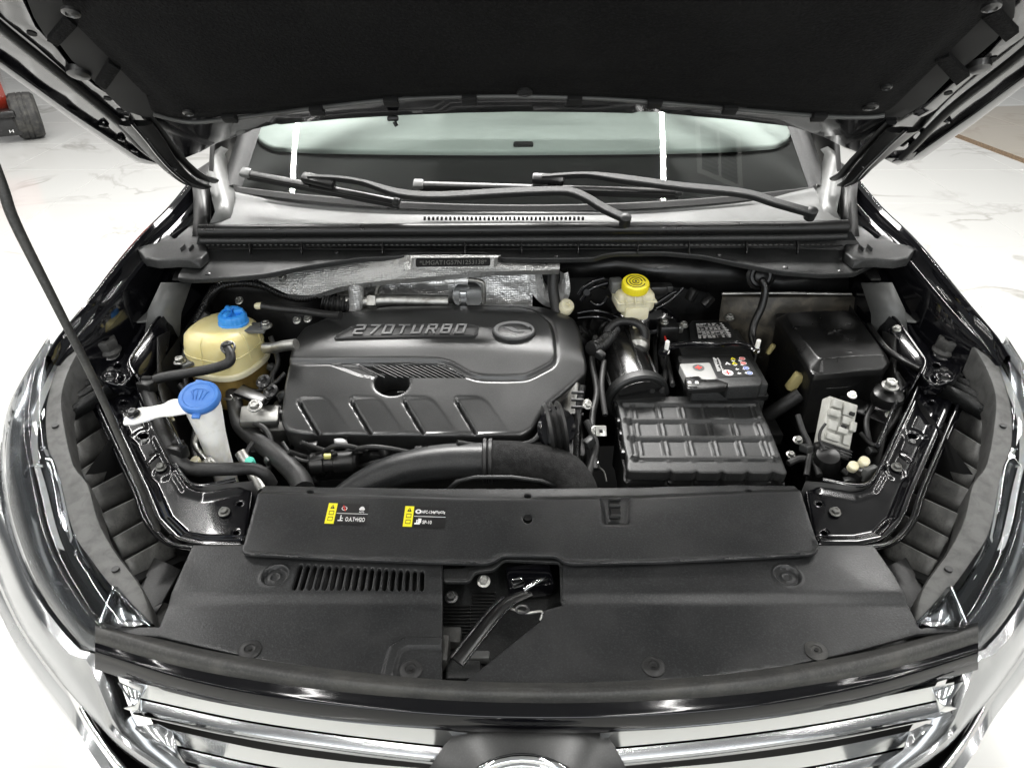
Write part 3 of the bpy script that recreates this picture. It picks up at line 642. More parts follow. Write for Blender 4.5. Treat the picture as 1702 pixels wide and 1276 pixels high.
# ---------------------------------------------------------------- cowl and wipers
COWL = thing('cowl_panel', 'dark scuttle panel, ceiling reflection painted grey, with black sealing strip below the windscreen', 'scuttle panel', (XC, 1.53, 1.24))
rear = [(388, 318), (430, 326), (480, 336), (596, 346), (720, 350), (840, 351), (940, 351), (1037, 350), (1200, 338), (1280, 327), (1352, 312)]
rowr = spl([PY(x, y, 1.592 + .10 * ((x - 870) / 480) ** 2) for x, y in rear], 41)
rowf = spl([PY(x, y, 1.548) for x, y in ((352, 374), (480, 374), (600, 374), (720, 374), (840, 374), (960, 373), (1080, 373), (1200, 372), (1310, 370), (1398, 368))], 41)
rowm = [a.lerp(b, .5) + Vector((0, 0, -.003)) for a, b in zip(rowr, rowf)]
loft('top_panel', [[p + Vector((0, .01, -.006)) for p in rowr], rowr, [a.lerp(b, .12) for a, b in zip(rowr, rowf)], [a.lerp(b, .16) + Vector((0, 0, -.004)) for a, b in zip(rowr, rowf)], rowm, rowf, [p + Vector((0, -.002, -.03)) for p in rowf]], MT['grey'], COWL)  # dark plastic; the ceiling's reflection is put into its grey base colour
q = []
for i in range(38):
    x = 706 + i * 7.1; a = PY(x, 364.5, 1.553); q.append(boxvf(a + Vector((0, 0, .002)), (.0052, .008, .006)))
kind(join('air_slots', q, MT['void'], COWL, 0), 'stuff')
sl = [PY(x, y, 1.532) for x, y in ((332, 384), (480, 383), (640, 382), (840, 381), (1040, 380), (1220, 379), (1330, 378), (1408, 376))]
tube('seal_strip', sl, .0145, MT['satin'], COWL, n=14)
tube('seal_strip', [p + Vector((0, -.006, -.021)) for p in sl], .009, MT['plastic'], COWL, n=10)
WB = [PY(x, y, 1.535) for x, y in ((330, 392), (600, 392), (870, 390), (1130, 388), (1415, 385))]
WB = spl(WB, 25)
SH = slope(1.532, 1.222, 1.40, 1.20)
wb2 = spl([SH.P(x, y) for x, y in ((318, 424), (600, 414), (870, 413), (1130, 414), (1440, 420))], 25)
loft('channel_wall', [WB, [a.lerp(b, .5) + Vector((0, .012, 0)) for a, b in zip(WB, wb2)], wb2], MT['plastic'], COWL)
lip_up = [(318, 420), (600, 411), (870, 410), (1130, 411), (1445, 416)]
lip = [(1462, 436), (1420, 456), (1366, 458), (1300, 453), (1235, 441), (1169, 427), (1103, 421), (1024, 422), (1005, 425), (988, 431), (940, 432), (890, 432), (833, 431), (818, 425), (800, 422), (682, 423), (668, 428), (596, 431), (511, 444), (441, 458), (390, 463), (321, 466), (294, 464), (312, 434)]
lipl = [SH.hit(*p) for p in rp(lip_up + lip, 6, 3)]
def lip_h(P): d = dist(P, lipl); return .0045 * (1 - sm(d, .002, .007))
sheet('channel_shelf', MT['plastic'], COWL, SH, lipl, res=.03, h=lip_h, px=False, thick=.012, rnd=.003, seg=.012)
# stitched row of small pegs and the upright ribs on the channel wall
q = []
for i in range(120):
    x = 345 + i * 8.75; p = PY(x, 407, 1.523); q.append(boxvf(p, (.0055, .003, .0018)))
kind(join('peg_row', q, MT['grey'], COWL, 0), 'stuff')
tube('channel_ledge', [PY(x, y, 1.52) for x, y in ((345, 413), (600, 414), (870, 414), (1130, 412), (1400, 408))], .0018, MT['satin'], COWL, n=6)
for x in (416, 502, 636, 773, 867, 961, 1060, 1145, 1240, 1325): bar('channel_rib', PY(x, 399, 1.525), PY(x, 422, 1.505), .0025, .012, MT['satin'], COWL)
for x, y in ((346, 456), (560, 420), (925, 427), (1195, 425), (1305, 446), (1396, 452)): lathe('stud', [(.006, 0), (.006, .003), (.003, .005), (.0005, .005)], SH.P(x, y, h=.001), MT['dark_steel'], COWL, (0, 0, 1), 12)
# wipers
WP = slope(1.56, 1.318, 1.80, 1.445)
def wiper(label, blade, arm, pivot, conn, bent):
    t = thing('wiper', label, 'windscreen wiper', WP.P(*pivot), 'wipers resting at the foot of the windscreen')
    A, B = WP.P(*blade[0], h=.012), WP.P(*blade[1], h=.012)
    b = bar('blade', A, B, .016, .008, MT['satin'], t, WP.N, .004)
    b2 = bar('rubber_lip', A.lerp(B, .02) - WP.N * .012, B - WP.N * .012, .007, .016, MT['void'], b, WP.N, .002)
    d = (B - A).normalized()
    bar('end_cap', A - d * .002, A + d * .022, .024, .013, MT['grey'], b, WP.N, .004)
    bar('end_cap', B - d * .012, B + d * .004, .022, .013, MT['plastic'], b, WP.N, .004)
    c0, c1 = WP.P(*conn[0], h=.026), WP.P(*conn[1], h=.026); bar('connector', c0, c1, .024, .018, MT['satin'], t, WP.N, .006)
    pts = [WP.P(x, y, h=.034) for x, y in arm]; wds = [.0042] * bent + [.0092] * (len(arm) - bent)
    P = spl(pts, 40); V, F = [], []
    for i, p in enumerate(P):
        f = i / 39 * (len(wds) - 1); k = min(int(f), len(wds) - 2); wd = wds[k] + (wds[k + 1] - wds[k]) * (f - k)
        tn = (P[min(i + 1, 39)] - P[max(i - 1, 0)]).normalized(); sd_ = WP.N.cross(tn)
        for a, h in ((-1, -.008), (-1, .003), (-.75, .005), (.75, .005), (1, .003), (1, -.008)): V.append(p + sd_ * wd * a + WP.N * h)
    for i in range(39):
        for j in range(6): F.append((i * 6 + j, i * 6 + (j + 1) % 6, i * 6 + 6 + (j + 1) % 6, i * 6 + 6 + j))
    F.append(tuple(range(6))); F.append(tuple(39 * 6 + j for j in reversed(range(6))))
    mk('arm', V, F, MT['plastic'], t, 28)
    lathe('pivot_cap', [(.0125, -.02), (.0125, .003), (.0095, .006), (.003, .008)], WP.P(*pivot, h=.034), MT['plastic'], t, WP.N, 20)
wiper('black wiper on the left, its cranked arm ending at the middle of the scuttle', [(402, 286), (662, 336)], [(512, 294), (560, 296), (605, 303), (662, 320), (728, 325), (840, 319), (922, 316), (950, 318), (975, 328), (1005, 346), (1037, 361)], (1040, 362), [(502, 294), (556, 306)], 3)
wiper('black wiper on the right, its arm running down to the right-hand corner of the scuttle', [(688, 306), (1130, 319)], [(900, 294), (972, 290), (1031, 296), (1130, 309), (1235, 320), (1290, 336), (1347, 352)], (1350, 351), [(884, 296), (938, 300)], 2)

# ---------------------------------------------------------------- headlamp (left built, right mirrored)
MT['lamp_bowl'] = M('lamp_bowl', (.10, .105, .11), .22, .6, rvar=(12, .14, .3))
def headlamp():
    t = thing('headlight', 'clear chrome-filled headlamp on the left front corner of the car', 'headlight', (-.82, .95, .96), 'headlamps at the front corners')
    n = 30
    Lin = spl([PZ(*p) for p in ((112, 572, 1.115), (92, 625, 1.09), (79, 684, 1.06), (82, 743, 1.045), (99, 786, 1.03), (124, 883, 1.0), (155, 932, .985), (187, 974, .975), (243, 1037, .962))], n)
    Lout = spl([PZ(*p) for p in ((89, 575, 1.10), (49, 628, 1.06), (13, 690, 1.0), (2, 760, .97), (8, 830, .95), (27, 900, .935), (62, 980, .925), (127, 1067, .925), (160, 1074, .935))], n)
    R = spl([PZ(*p) for p in ((140, 566, 1.12), (116, 610, 1.10), (103, 650, 1.085), (103, 690, 1.07), (120, 770, 1.04), (145, 805, 1.03), (162, 865, 1.005), (190, 917, .99), (234, 977, .975), (252, 1036, .965))], n)
    up = Vector((-.25, -.25, .9)).normalized()
    def mix(f, h=0): return [a.lerp(b, f) + up * h for a, b in zip(Lin, Lout)]
    loft('lens', [mix(0, .006), mix(.06, .016), mix(.25, .028), mix(.5, .032), mix(.75, .024), mix(.94, .010), mix(1, -.01)], MT['lens'], t)
    hs = loft('housing_rim', [[p + Vector((.004, .004, -.06)) for p in R], [p + Vector((.002, .002, -.004)) for p in R], R, [a.lerp(b, .5) + Vector((0, 0, .004)) for a, b in zip(R, Lin)], [p + up * .004 for p in Lin], [p - up * .03 for p in Lin]], MT['rim'], t)
    loft('bezel', [mix(0, -.005), mix(.05, -.035), mix(.3, -.05), mix(.42, -.035), mix(.5, -.05), mix(.8, -.06), mix(1, -.03)], MT['lamp_bowl'], t)
    # chrome light blades inside: one long outer blade, one short inner, plus the reflector cups
    def seg(L, a, b): return L[int(a * (n - 1)):int(b * (n - 1)) + 1]
    loft('light_blade', [seg(mix(.60, -.03), .02, .97), seg(mix(.67, -.008), .02, .97), seg(mix(.78, .004), .02, .97), seg(mix(.95, -.006), .02, .97), seg(mix(.99, -.02), .02, .97)], MT['silver'], t)
    loft('light_blade', [seg(mix(.02, -.006), .4, 1), seg(mix(.12, .004), .4, 1), seg(mix(.24, -.02), .45, 1)], MT['chrome'], t)
    loft('light_guide', [seg(mix(.36, -.018), .0, .66), seg(mix(.40, -.006), .0, .66), seg(mix(.44, -.018), .0, .66)], MT['white'], t)
    for a in (.30, .44):
        i = int(a * (n - 1)); tube('divider', [mix(.30, -.02)[i], mix(.5, -.01)[i], mix(.68, -.015)[min(i + 1, n - 1)]], .003, MT['chrome'], t, n=6)
    e = loft('end_facet', [[PZ(190, 978, .972), PZ(168, 1035, .955)], [PZ(206, 992, .975), PZ(186, 1042, .962)], [PZ(243, 1036, .968), PZ(205, 1046, .966)]], MT['satin_chrome'], t, solid=.002)
    tube('facet_edge', [PZ(190, 976, .978), PZ(178, 1006, .970), PZ(167, 1035, .962)], .004, MT['chrome'], e, n=8)
    tube('facet_edge', [PZ(192, 978, .98), PZ(215, 1005, .975), PZ(248, 1038, .97)], .004, MT['lens'], e, n=8)
    i = n // 3
    for f, L in ((.35, 'screw_boss'), (.86, 'screw_boss')):
        i = int(f * (n - 1)); lathe(L, [(.006, 0), (.006, .004), (.002, .004)], R[i].lerp(Lin[i], .45) + Vector((0, 0, .003)), MT['rubber'], hs, (0, 0, 1), 12)
    text('moulding_mark', '>PC T20<', MT['rubber'], hs, PZ(112, 797, 1.03), (PZ(124, 822, 1.022) - PZ(112, 797, 1.03)), (PZ(122, 792, 1.033) - PZ(112, 797, 1.03)), .034, .011, .0012)
    return t, mix, Lout
HL, hmix, Lout = headlamp()
hr = mirror_tree(HL); hr['label'] = 'clear chrome-filled headlamp on the right front corner of the car'
# louvred duct wall between headlamp and side member: each rib a plank of its own
def side_duct():
    t = thing('side_duct', 'ribbed grey plastic air duct behind the left headlamp', 'air duct', (-.70, .95, .85), 'ribbed ducts behind the headlamps')
    A = [(118, 700), (122, 740), (134, 780), (148, 812), (168, 852), (186, 892), (206, 930), (228, 966)]
    B = [(186, 660), (196, 690), (212, 730), (228, 770), (246, 815), (262, 850), (280, 890), (296, 925)]
    for i in range(len(A) - 1):
        a0 = PZ(*A[i], 1.02 - .011 * i); b0 = PZ(*B[i], .96 - .007 * i); a1 = PZ(*A[i + 1], .985 - .011 * i); b1 = PZ(*B[i + 1], .925 - .007 * i)
        ext_ = (b0 - a0) * .1
        a0 = a0.lerp(a1, .06); b0 = b0.lerp(b1, .06); a1 = a0.lerp(a1, .70); b1 = b0.lerp(b1, .70)
        V = []
        for k in range(7):
            f = k / 6; V.append([a0.lerp(b0, f), a0.lerp(b0, f).lerp(a1.lerp(b1, f), .15) + Vector((0, 0, .004)), a1.lerp(b1, f) + Vector((0, 0, .002)), a1.lerp(b1, f) + Vector((0, -.002, -.02))])
        loft('rib', [list(r) for r in zip(*V)], MT['rib'], t, solid=.003)
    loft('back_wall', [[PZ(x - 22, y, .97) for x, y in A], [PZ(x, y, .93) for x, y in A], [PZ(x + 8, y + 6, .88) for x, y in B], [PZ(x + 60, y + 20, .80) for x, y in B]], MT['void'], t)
    sheet('guide_plate', MT['rubber'], t, flat(.92), [(230, 980), (256, 925), (300, 945), (270, 1000), (248, 1034)], res=.03, thick=.004)
    return t
sdl = side_duct(); o = mirror_tree(sdl); o['label'] = 'ribbed grey plastic air duct behind the right headlamp'
# ---------------------------------------------------------------- front frame: side members and their brackets
def side_member():
    t = thing('side_member', 'gloss black pressed steel side member on the left of the bay', 'body rail', (-.62, 1.05, .97), 'side members of the front frame')
    LM = slope(1.30, 1.045, .93, .965)
    out = [LM.hit(*p) for p in rp([(156, 640), (196, 726), (237, 812), (258, 862), (290, 894), (330, 902), (402, 902), (416, 806), (392, 801), (336, 811), (310, 803), (290, 772), (262, 718), (237, 671), (214, 622), (196, 604), (166, 618)], [4, 9, 12, 22, 22, 12, 3, 3, 3, 16, 18, 12, 12, 12, 12, 12, 8])]
    edge = [LM.hit(*p) for p in ((156, 640), (196, 726), (237, 812), (258, 862), (290, 894), (330, 902), (402, 902))]
    edge2 = [LM.hit(*p) for p in ((392, 801), (336, 811), (310, 803), (290, 772), (262, 718), (237, 671), (214, 622))]
    bo = [LM.hit(*p) for p in ((222, 692), (232, 716), (267, 777), (270, 820), (300, 848))]
    def h(P):
        d1, d2 = dist(P, edge, False), dist(P, edge2, False)
        z = -.010 * sm(d1, .008, .026) - .006 * sm(d2, .004, .020)
        b = np.array(bo[1]); r = np.sqrt(((P - b) ** 2).sum(1)); z += .003 * (1 - sm(r, .010, .026))
        b = np.array(bo[2]); r = np.sqrt(((P - b) ** 2).sum(1)); z += .004 * (1 - sm(r, .014, .022))
        return z
    holes = [[LM.hit(*p) for p in e] for e in (ell(394, 828, 5, 3.4, 12), ell(388, 876, 5, 3.4, 12), ell(200, 660, 5, 3.5, 12), ell(234, 717, 7, 4.5, 14))]
    pnl = sheet('pressed_panel', MT['gloss'], t, LM, out, holes, res=.0032, h=h, px=False, thick=.03, rnd=.003, seg=.004, smooth=60)
    bolt(t, LM.P(268, 777, h=-.009), LM.N, .0075, MT['cast']); bolt(t, LM.P(373, 851, h=-.012), LM.N, .0075, MT['cast'])
    # rolled outer flanges: two thin proud lips that catch the light
    for dx, dz in ((-8, -.012), (-15, -.03)):
        tube('rolled_lip', [LM.P(x + dx, y + 3, h=dz + .01) for x, y in ((160, 650), (196, 726), (237, 812), (256, 862), (288, 897), (330, 907), (400, 908))], .0042, MT['gloss'], t, n=8)
    tube('rolled_lip', [LM.P(x, y, h=-.004) for x, y in ((212, 612), (239, 668), (264, 716), (292, 770), (312, 800), (338, 807), (392, 797))], .004, MT['gloss'], t, n=8)
    loft('inner_web', [[LM.P(x, y, h=-.002) for x, y in ((212, 612), (239, 668), (264, 716), (292, 770), (312, 800), (338, 807), (420, 800))], [LM.P(x, y, h=-.002) + Vector((.01, .01, -.2)) for x, y in ((212, 612), (239, 668), (264, 716), (292, 770), (312, 800), (338, 807), (420, 800))]], MT['bay'], t, solid=.004)
    bar('pressed_clip', LM.P(244, 768, h=.006), LM.P(262, 754, h=.006), .014, .004, MT['gloss'], t, LM.N)
    lathe('grommet', [(.006, 0), (.006, .004), (.003, .005), (.0008, .005)], LM.P(241, 735, h=0), MT['dark_steel'], t, LM.N, 12)
    return t
sm_ = side_member(); o = mirror_tree(sm_); o['label'] = 'gloss black pressed steel side member on the right of the bay'
def bump_bracket():
    t = thing('buffer_bracket', 'black pressed bracket carrying a hexagonal rubber bonnet buffer, left side', 'bracket', (-.70, 1.28, 1.03), 'buffer brackets at the bay corners')
    BP = slope(1.42, 1.10, 1.24, 1.055)
    out = [BP.hit(*p) for p in rp([(204, 532), (258, 524), (262, 536), (222, 586), (212, 606), (222, 624), (206, 640), (172, 640), (152, 616), (154, 590), (168, 562)], [4, 6, 6, 14, 14, 6, 6, 10, 14, 14, 10])]
    c1, c2, c3 = np.array(BP.hit(208, 552)), np.array(BP.hit(184, 608)), np.array(BP.hit(182, 628))
    def h(P):
        d = dist(P, out); z = -.007 * sm(d, .003, .016)
        for c, r0 in ((c1, .015), (c3, .02)):
            r = np.sqrt(((P - c) ** 2).sum(1)); z += .009 * (1 - sm(r, r0 - .004, r0 + .010)) - .005 * (1 - sm(r, r0 * .3, r0 * .7))
        return z
    sheet('pressed_plate', MT['gloss'], t, BP, out, [[BP.hit(*p) for p in ell(193, 603, 6, 4, 14)]], res=.003, h=h, px=False, thick=.03, rnd=.003, seg=.004, smooth=60)
    FP = slope(1.46, 1.12, 1.34, 1.10)
    sheet('mounting_flange', MT['grey'], t, FP, rp([(193, 527), (206, 519), (250, 516), (274, 519), (276, 523), (256, 533), (200, 536)], 3), [ell(228, 521, 5, 2.4, 12), ell(238, 533.2, .1, .1, 3)][:1], res=.02, thick=.004)
    loft('side_web', [[FP.P(x, y) for x, y in ((276, 521), (258, 536), (226, 584), (216, 604), (226, 622))], [FP.P(x, y) + Vector((.01, 0, -.09)) for x, y in ((282, 526), (262, 540), (230, 588), (220, 608), (232, 626))]], MT['gloss'], t, solid=.003)
    tube('web_edge', [FP.P(x, y, h=.001) for x, y in ((275, 519), (258, 534), (226, 582), (216, 602), (224, 622))], .0035, MT['gloss'], t, n=8)
    tube('web_edge', [PZ(x, y, 1.03) for x, y in ((264, 572), (244, 584), (232, 604), (236, 628), (262, 664), (300, 740))], .0042, MT['gloss'], t, n=8)
    bolt(t, FP.P(211, 536, h=-.002), FP.N, .007, MT['dark_steel']); bolt(t, BP.P(262, 553) - Vector((0, 0, .04)), (1, -.4, .1), .008, MT['dark_steel'])
    # the hexagonal rubber stop on its threaded foot
    bz = BP.P(184, 584, h=0)
    hexm = lambda a, r, h: r * .92 / math.cos((a % (PI / 3)) - PI / 6) if h > .012 else r
    lathe('rubber_buffer', [(.022, 0), (.023, .004), (.018, .012), (.0205, .0125), (.0205, .03), (.018, .033), (.009, .033), (.007, .027), (.001, .027)], bz, MT['rubber_dusty'], t, (0, -.1, 1), 48, hexm)
    for k in range(4): lathe('thread', [(.017, 0), (.019, .002), (.017, .004)], bz - Vector((0, 0, .006 + k * .005)), MT['dark_steel'], t, (0, -.1, 1), 16)
    return t
bb = bump_bracket(); o = mirror_tree(bb); o['label'] = 'black pressed bracket carrying a hexagonal rubber bonnet buffer, right side'
def finned_arm():
    t = thing('headlamp_bracket', 'black finned plastic arm bolted across to the left headlamp', 'bracket', (-.74, 1.13, 1.02), 'finned arms holding the headlamps')
    FP = flat(1.055)
    sheet('end_pad', MT['plastic'], t, FP, rp([(168, 618), (178, 611), (204, 612), (208, 620), (196, 632), (172, 636), (160, 630)], 7), res=.015, thick=.01, rnd=.004)
    bolt(t, FP.P(185, 619), (0, 0, 1), .0085, MT['dark_steel'])
    lathe('washer', [(.018, 0), (.018, .002), (.001, .002)], FP.P(185, 620), MT['plastic'], t, (0, 0, 1), 20)
    web = [FP.P(x, y, h=-.012) for x, y in ((176, 616), (204, 626), (172, 640), (108, 690), (108, 640), (140, 622))]
    sheet('web', MT['plastic'], t, FP.off(-.016), [(176, 614), (206, 624), (172, 642), (106, 692), (106, 642), (138, 620)], res=.03, thick=.004)
    for a, b in (((172, 615), (108, 641)), ((176, 619), (107, 655)), ((182, 626), (107, 669)), ((192, 632), (107, 684)), ((204, 630), (170, 646))):
        p, q = FP.P(*a, h=-.004), FP.P(*b, h=-.014); m = p.lerp(q, .55) + Vector((0, 0, .006)); loft('fin', [[p, m, q], [p - Vector((0, 0, .03)), m - Vector((0, 0, .035)), q - Vector((0, 0, .03))]], MT['plastic'], t, solid=.0035)
    return t
fa = finned_arm(); o = mirror_tree(fa); o['label'] = 'black finned plastic arm bolted across to the right headlamp'

# ---------------------------------------------------------------- grille, its top trim and the bumper corners
GR = thing('grille', 'chrome-slatted front grille under a curved gloss black trim', 'grille', (XC, .60, .9))
gx = (158, 300, 450, 600, 750, 880, 1010, 1160, 1310, 1470, 1626)
def gcurve(ys, zs, yd=None):
    """a bowed line across the nose: photo rows ys at columns gx, heights zs(f)"""
    return spl([PZ(x, y, z) for x, y, z in zip(gx, ys, zs)], 61)
zt = [.965, .972, .977, .98, .981, .981, .981, .98, .977, .972, .965]
def dz(d): return [z - d for z in zt]
s0 = gcurve((1030, 1070, 1098, 1117, 1130, 1134, 1133, 1124, 1106, 1076, 1033), dz(.004))
s1 = gcurve((1040, 1081, 1110, 1130, 1143, 1147, 1146, 1136, 1118, 1087, 1042), dz(-.008))
s2 = gcurve((1054, 1094, 1122, 1141, 1153, 1157, 1156, 1148, 1131, 1101, 1055), dz(-.004))
s3 = gcurve((1066, 1106, 1133, 1151, 1162, 1166, 1165, 1158, 1142, 1113, 1066), dz(.010))
loft('rubber_seal', [[p + Vector((0, .10, -.06)) for p in s0], [p - Vector((0, 0, .03)) for p in s0]] + smooth_rows([s0, s1, s2, s3], 13) + [[p - Vector((0, 0, .02)) for p in s3]], MT['rubber_dusty'], GR)
t0 = gcurve((1068, 1107, 1134, 1152, 1163, 1167, 1166, 1159, 1143, 1114, 1068), dz(.012))
t1 = gcurve((1076, 1119, 1147, 1166, 1177, 1181, 1180, 1172, 1155, 1124, 1077), dz(.017))
t2 = gcurve((1084, 1128, 1158, 1177, 1189, 1193, 1192, 1184, 1166, 1134, 1086), dz(.022))
t3 = gcurve((1100, 1145, 1175, 1194, 1206, 1211, 1209, 1200, 1182, 1150, 1102), dz(.042))
t4 = gcurve((1112, 1154, 1183, 1202, 1213, 1218, 1216, 1207, 1189, 1158, 1112), dz(.060))
loft('top_trim', [[p - Vector((0, 0, .01)) for p in t0]] + smooth_rows([t0, t1, t2, t3, t4], 17) + [[p + Vector((0, .02, -.01)) for p in t4]], MT['trim'], GR)
def slat(x0, x1, rows_px, zrows, m='chrome', n=25, xs0=None):
    rows = []
    for ys, z, (dx0, dx1) in zip(rows_px, zrows, xs0 or [(0, 0)] * len(rows_px)):
        xa, xb = x0 + dx0, x1 + dx1; k = len(ys)
        rows.append(spl([PZ(xa + (xb - xa) * i / (k - 1), y, z) for i, y in enumerate(ys)], n))
    return loft('slat', rows, MT[m], GR)
# each blade: upright bright face, dark groove, flatter second face, bright lip
def blade(x0, x1, ys, top, m2='satin_chrome'):
    """ys: photo rows of the blade's top edge, left to right; the profile hangs below it"""
    L = x1 > x0; k = len(ys); sg = 1 if ys[0] < ys[-1] else -1
    prof = [(0, 0, 0), (9, -.012, 0), (22, -.026, 0), (26, -.030, 0), (27, -.038, 0), (30, -.034, 0), (46, -.042, 0), (49, -.044, 0), (53, -.052, 0), (58, -.062, 0), (60, -.075, 0)]
    rows = []
    for i_, (dy, dz_, _) in enumerate(prof):
        tap = dy * .75
        xa, xb = (x0 + (tap * .15), x1 - tap * .7) if sg > 0 else (x0 + tap * .7, x1 - tap * .15)
        rows.append(spl([PZ(xa + (xb - xa) * i / (k - 1), y + dy * (.93 + .0 * i), top + dz_) for i, y in enumerate(ys)], 25))
    o = loft('slat', rows[:4], MT['slat_chrome'], GR)
    loft('groove', rows[3:6], MT['trim'], o); loft('lower_face', rows[5:8], MT[m2], o); loft('lip', rows[7:], MT['chrome'], o)
blade(214, 776, (1131, 1170, 1197, 1217), .915); blade(996, 1586, (1218, 1199, 1172, 1133), .915)
blade(272, 742, (1209, 1244, 1266, 1279), .842); blade(1020, 1528, (1281, 1268, 1246, 1211), .842)
blade(340, 720, (1282, 1310, 1326, 1336), .775); blade(1040, 1470, (1338, 1328, 1312, 1284), .775)
for sgn, L in ((1, [[(196, 1133, .91), (222, 1172, .885), (206, 1176, .88)], [(232, 1150, .905), (238, 1160, .88), (240, 1188, .86)]]), (-1, [[(1602, 1130, .91), (1572, 1172, .885), (1590, 1176, .88)], [(1556, 1150, .905), (1552, 1162, .88), (1550, 1190, .86)]])):
    loft('slat_end', [[PZ(*p) for p in r] for r in L], MT['chrome'], GR, solid=.003)
loft('slat_end', [[PZ(226, 1206, .845), PZ(262, 1202, .845), PZ(286, 1214, .84)], [PZ(246, 1236, .83), PZ(276, 1240, .82), PZ(296, 1248, .81)], [PZ(300, 1270, .8), PZ(310, 1280, .78), PZ(320, 1290, .77)]], MT['satin_chrome'], GR, solid=.003)
loft('slat_end', [[PZ(1566, 1206, .845), PZ(1540, 1202, .845), PZ(1512, 1216, .84)], [PZ(1548, 1240, .83), PZ(1520, 1244, .82), PZ(1500, 1250, .81)], [PZ(1490, 1270, .8), PZ(1480, 1280, .78), PZ(1470, 1290, .77)]], MT['satin_chrome'], GR, solid=.003)
# emblem shield: satin black boss with the chrome ring just coming into the frame
sh0 = spl([PZ(x, y, z) for x, y, z in ((752, 1222, .905), (800, 1212, .918), (880, 1212, .922), (960, 1210, .918), (1004, 1218, .905))], 21)
sh1 = spl([PZ(x, y, z) for x, y, z in ((738, 1238, .90), (800, 1236, .915), (884, 1234, .92), (966, 1234, .915), (1020, 1236, .90))], 21)
sh2 = spl([PZ(x, y, z) for x, y, z in ((712, 1278, .875), (800, 1290, .895), (886, 1290, .90), (970, 1290, .895), (1042, 1278, .875))], 21)
sh3 = spl([PZ(x, y, z) for x, y, z in ((690, 1330, .83), (800, 1360, .85), (888, 1366, .855), (974, 1360, .85), (1064, 1330, .83))], 21)
sh4 = spl([PZ(x, y, z) for x, y, z in ((690, 1420, .74), (800, 1440, .74), (888, 1440, .74), (974, 1440, .74), (1064, 1420, .74))], 21)
shield = loft('emblem_shield', [sh0, sh1, sh2, sh3, sh4], MT['cover'], GR)
ec = PZ(868, 1352, .884); ex, ey = Vector((1, 0, 0)), Vector((0, .55, .83)).normalized()
for r_, rr in ((.088, .006), (.078, .004)): tube('emblem_ring', [ec + ex * r_ * math.cos(a) + ey * r_ * .82 * math.sin(a) for a in [2 * PI * i / 40 for i in range(41)]], rr, MT['chrome'], shield, n=10, sub=1)
loft('emblem_face', [[ec + ex * r_ * math.cos(2 * PI * i / 40) + ey * r_ * .82 * math.sin(2 * PI * i / 40) for i in range(41)] for r_ in (.078, .05, .02, .001)], MT['satin_chrome'], shield)
loft('back_panel', [[p + Vector((0, .05, -.02)) for p in t4], [p + Vector((0, .06, -.4)) for p in t4]], MT['void'], GR)
# bumper: chrome surround and painted corner, left built and right mirrored
def bumper_corner():
    t = thing('bumper_corner', 'gloss bumper corner with bright chrome surround under the left headlamp', 'bumper', (-.80, .8, .4), 'bumper corners')
    n = 24
    def L(*q): return spl([PZ(*p) for p in q], n)
    a = L((-30, 700, .98), (-6, 790, .955), (4, 850, .93), (22, 912, .918), (60, 990, .905), (127, 1074, .90), (162, 1090, .905), (188, 1160, .87), (222, 1226, .845), (330, 1300, .80))
    b = L((-52, 720, .96), (-26, 800, .94), (-14, 860, .91), (4, 920, .89), (40, 1004, .88), (104, 1092, .88), (142, 1112, .885), (172, 1176, .86), (212, 1232, .84), (322, 1306, .795))
    c = L((-80, 740, .90), (-50, 830, .87), (-34, 890, .84), (-8, 950, .82), (32, 1036, .82), (86, 1112, .825), (118, 1150, .83), (160, 1196, .83), (206, 1240, .83), (318, 1314, .79))
    loft('chrome_surround', [[p + Vector((.01, .01, -.01)) for p in a], a, a_b(a, b, .5, .006), b, a_b(b, c, .4, .004), c, [p - Vector((0, 0, .015)) for p in c]], MT['satin_chrome'], t)
    d = L((-110, 760, .86), (-70, 850, .82), (-46, 910, .79), (-18, 980, .765), (20, 1064, .75), (66, 1134, .75), (112, 1192, .75), (146, 1238, .745), (176, 1290, .73), (230, 1360, .70))
    e = [p + Vector((.02, .02, -.35)) for p in d]
    c2 = L((-82, 744, .895), (-52, 834, .865), (-36, 894, .835), (-10, 956, .81), (30, 1042, .81), (84, 1120, .815), (116, 1160, .815), (130, 1186, .80), (150, 1220, .78), (200, 1290, .74))
    loft('painted_skin', [c2, a_b(c2, d, .5, .012), d, e], MT['silver'], t)
    g0 = L((132, 1176, .80), (152, 1210, .79), (180, 1250, .78), (230, 1310, .75)); g1 = L((166, 1206, .81), (190, 1234, .81), (220, 1260, .80), (290, 1310, .77))
    loft('lamp_recess', [g0, [p + Vector((0, .03, -.06)) for p in g0], [p + Vector((0, .03, -.06)) for p in g1], g1], MT['plastic'], t)
    tube('recess_rim', [p + Vector((.004, 0, .002)) for p in g0[::3]], .004, MT['chrome'], t, n=8)
    return t
def a_b(a, b, f, h): return [p.lerp(q, f) + Vector((-.3, -.4, .85)) * h for p, q in zip(a, b)]
bc = bumper_corner(); o = mirror_tree(bc); o['label'] = 'gloss bumper corner with bright chrome surround under the right headlamp'

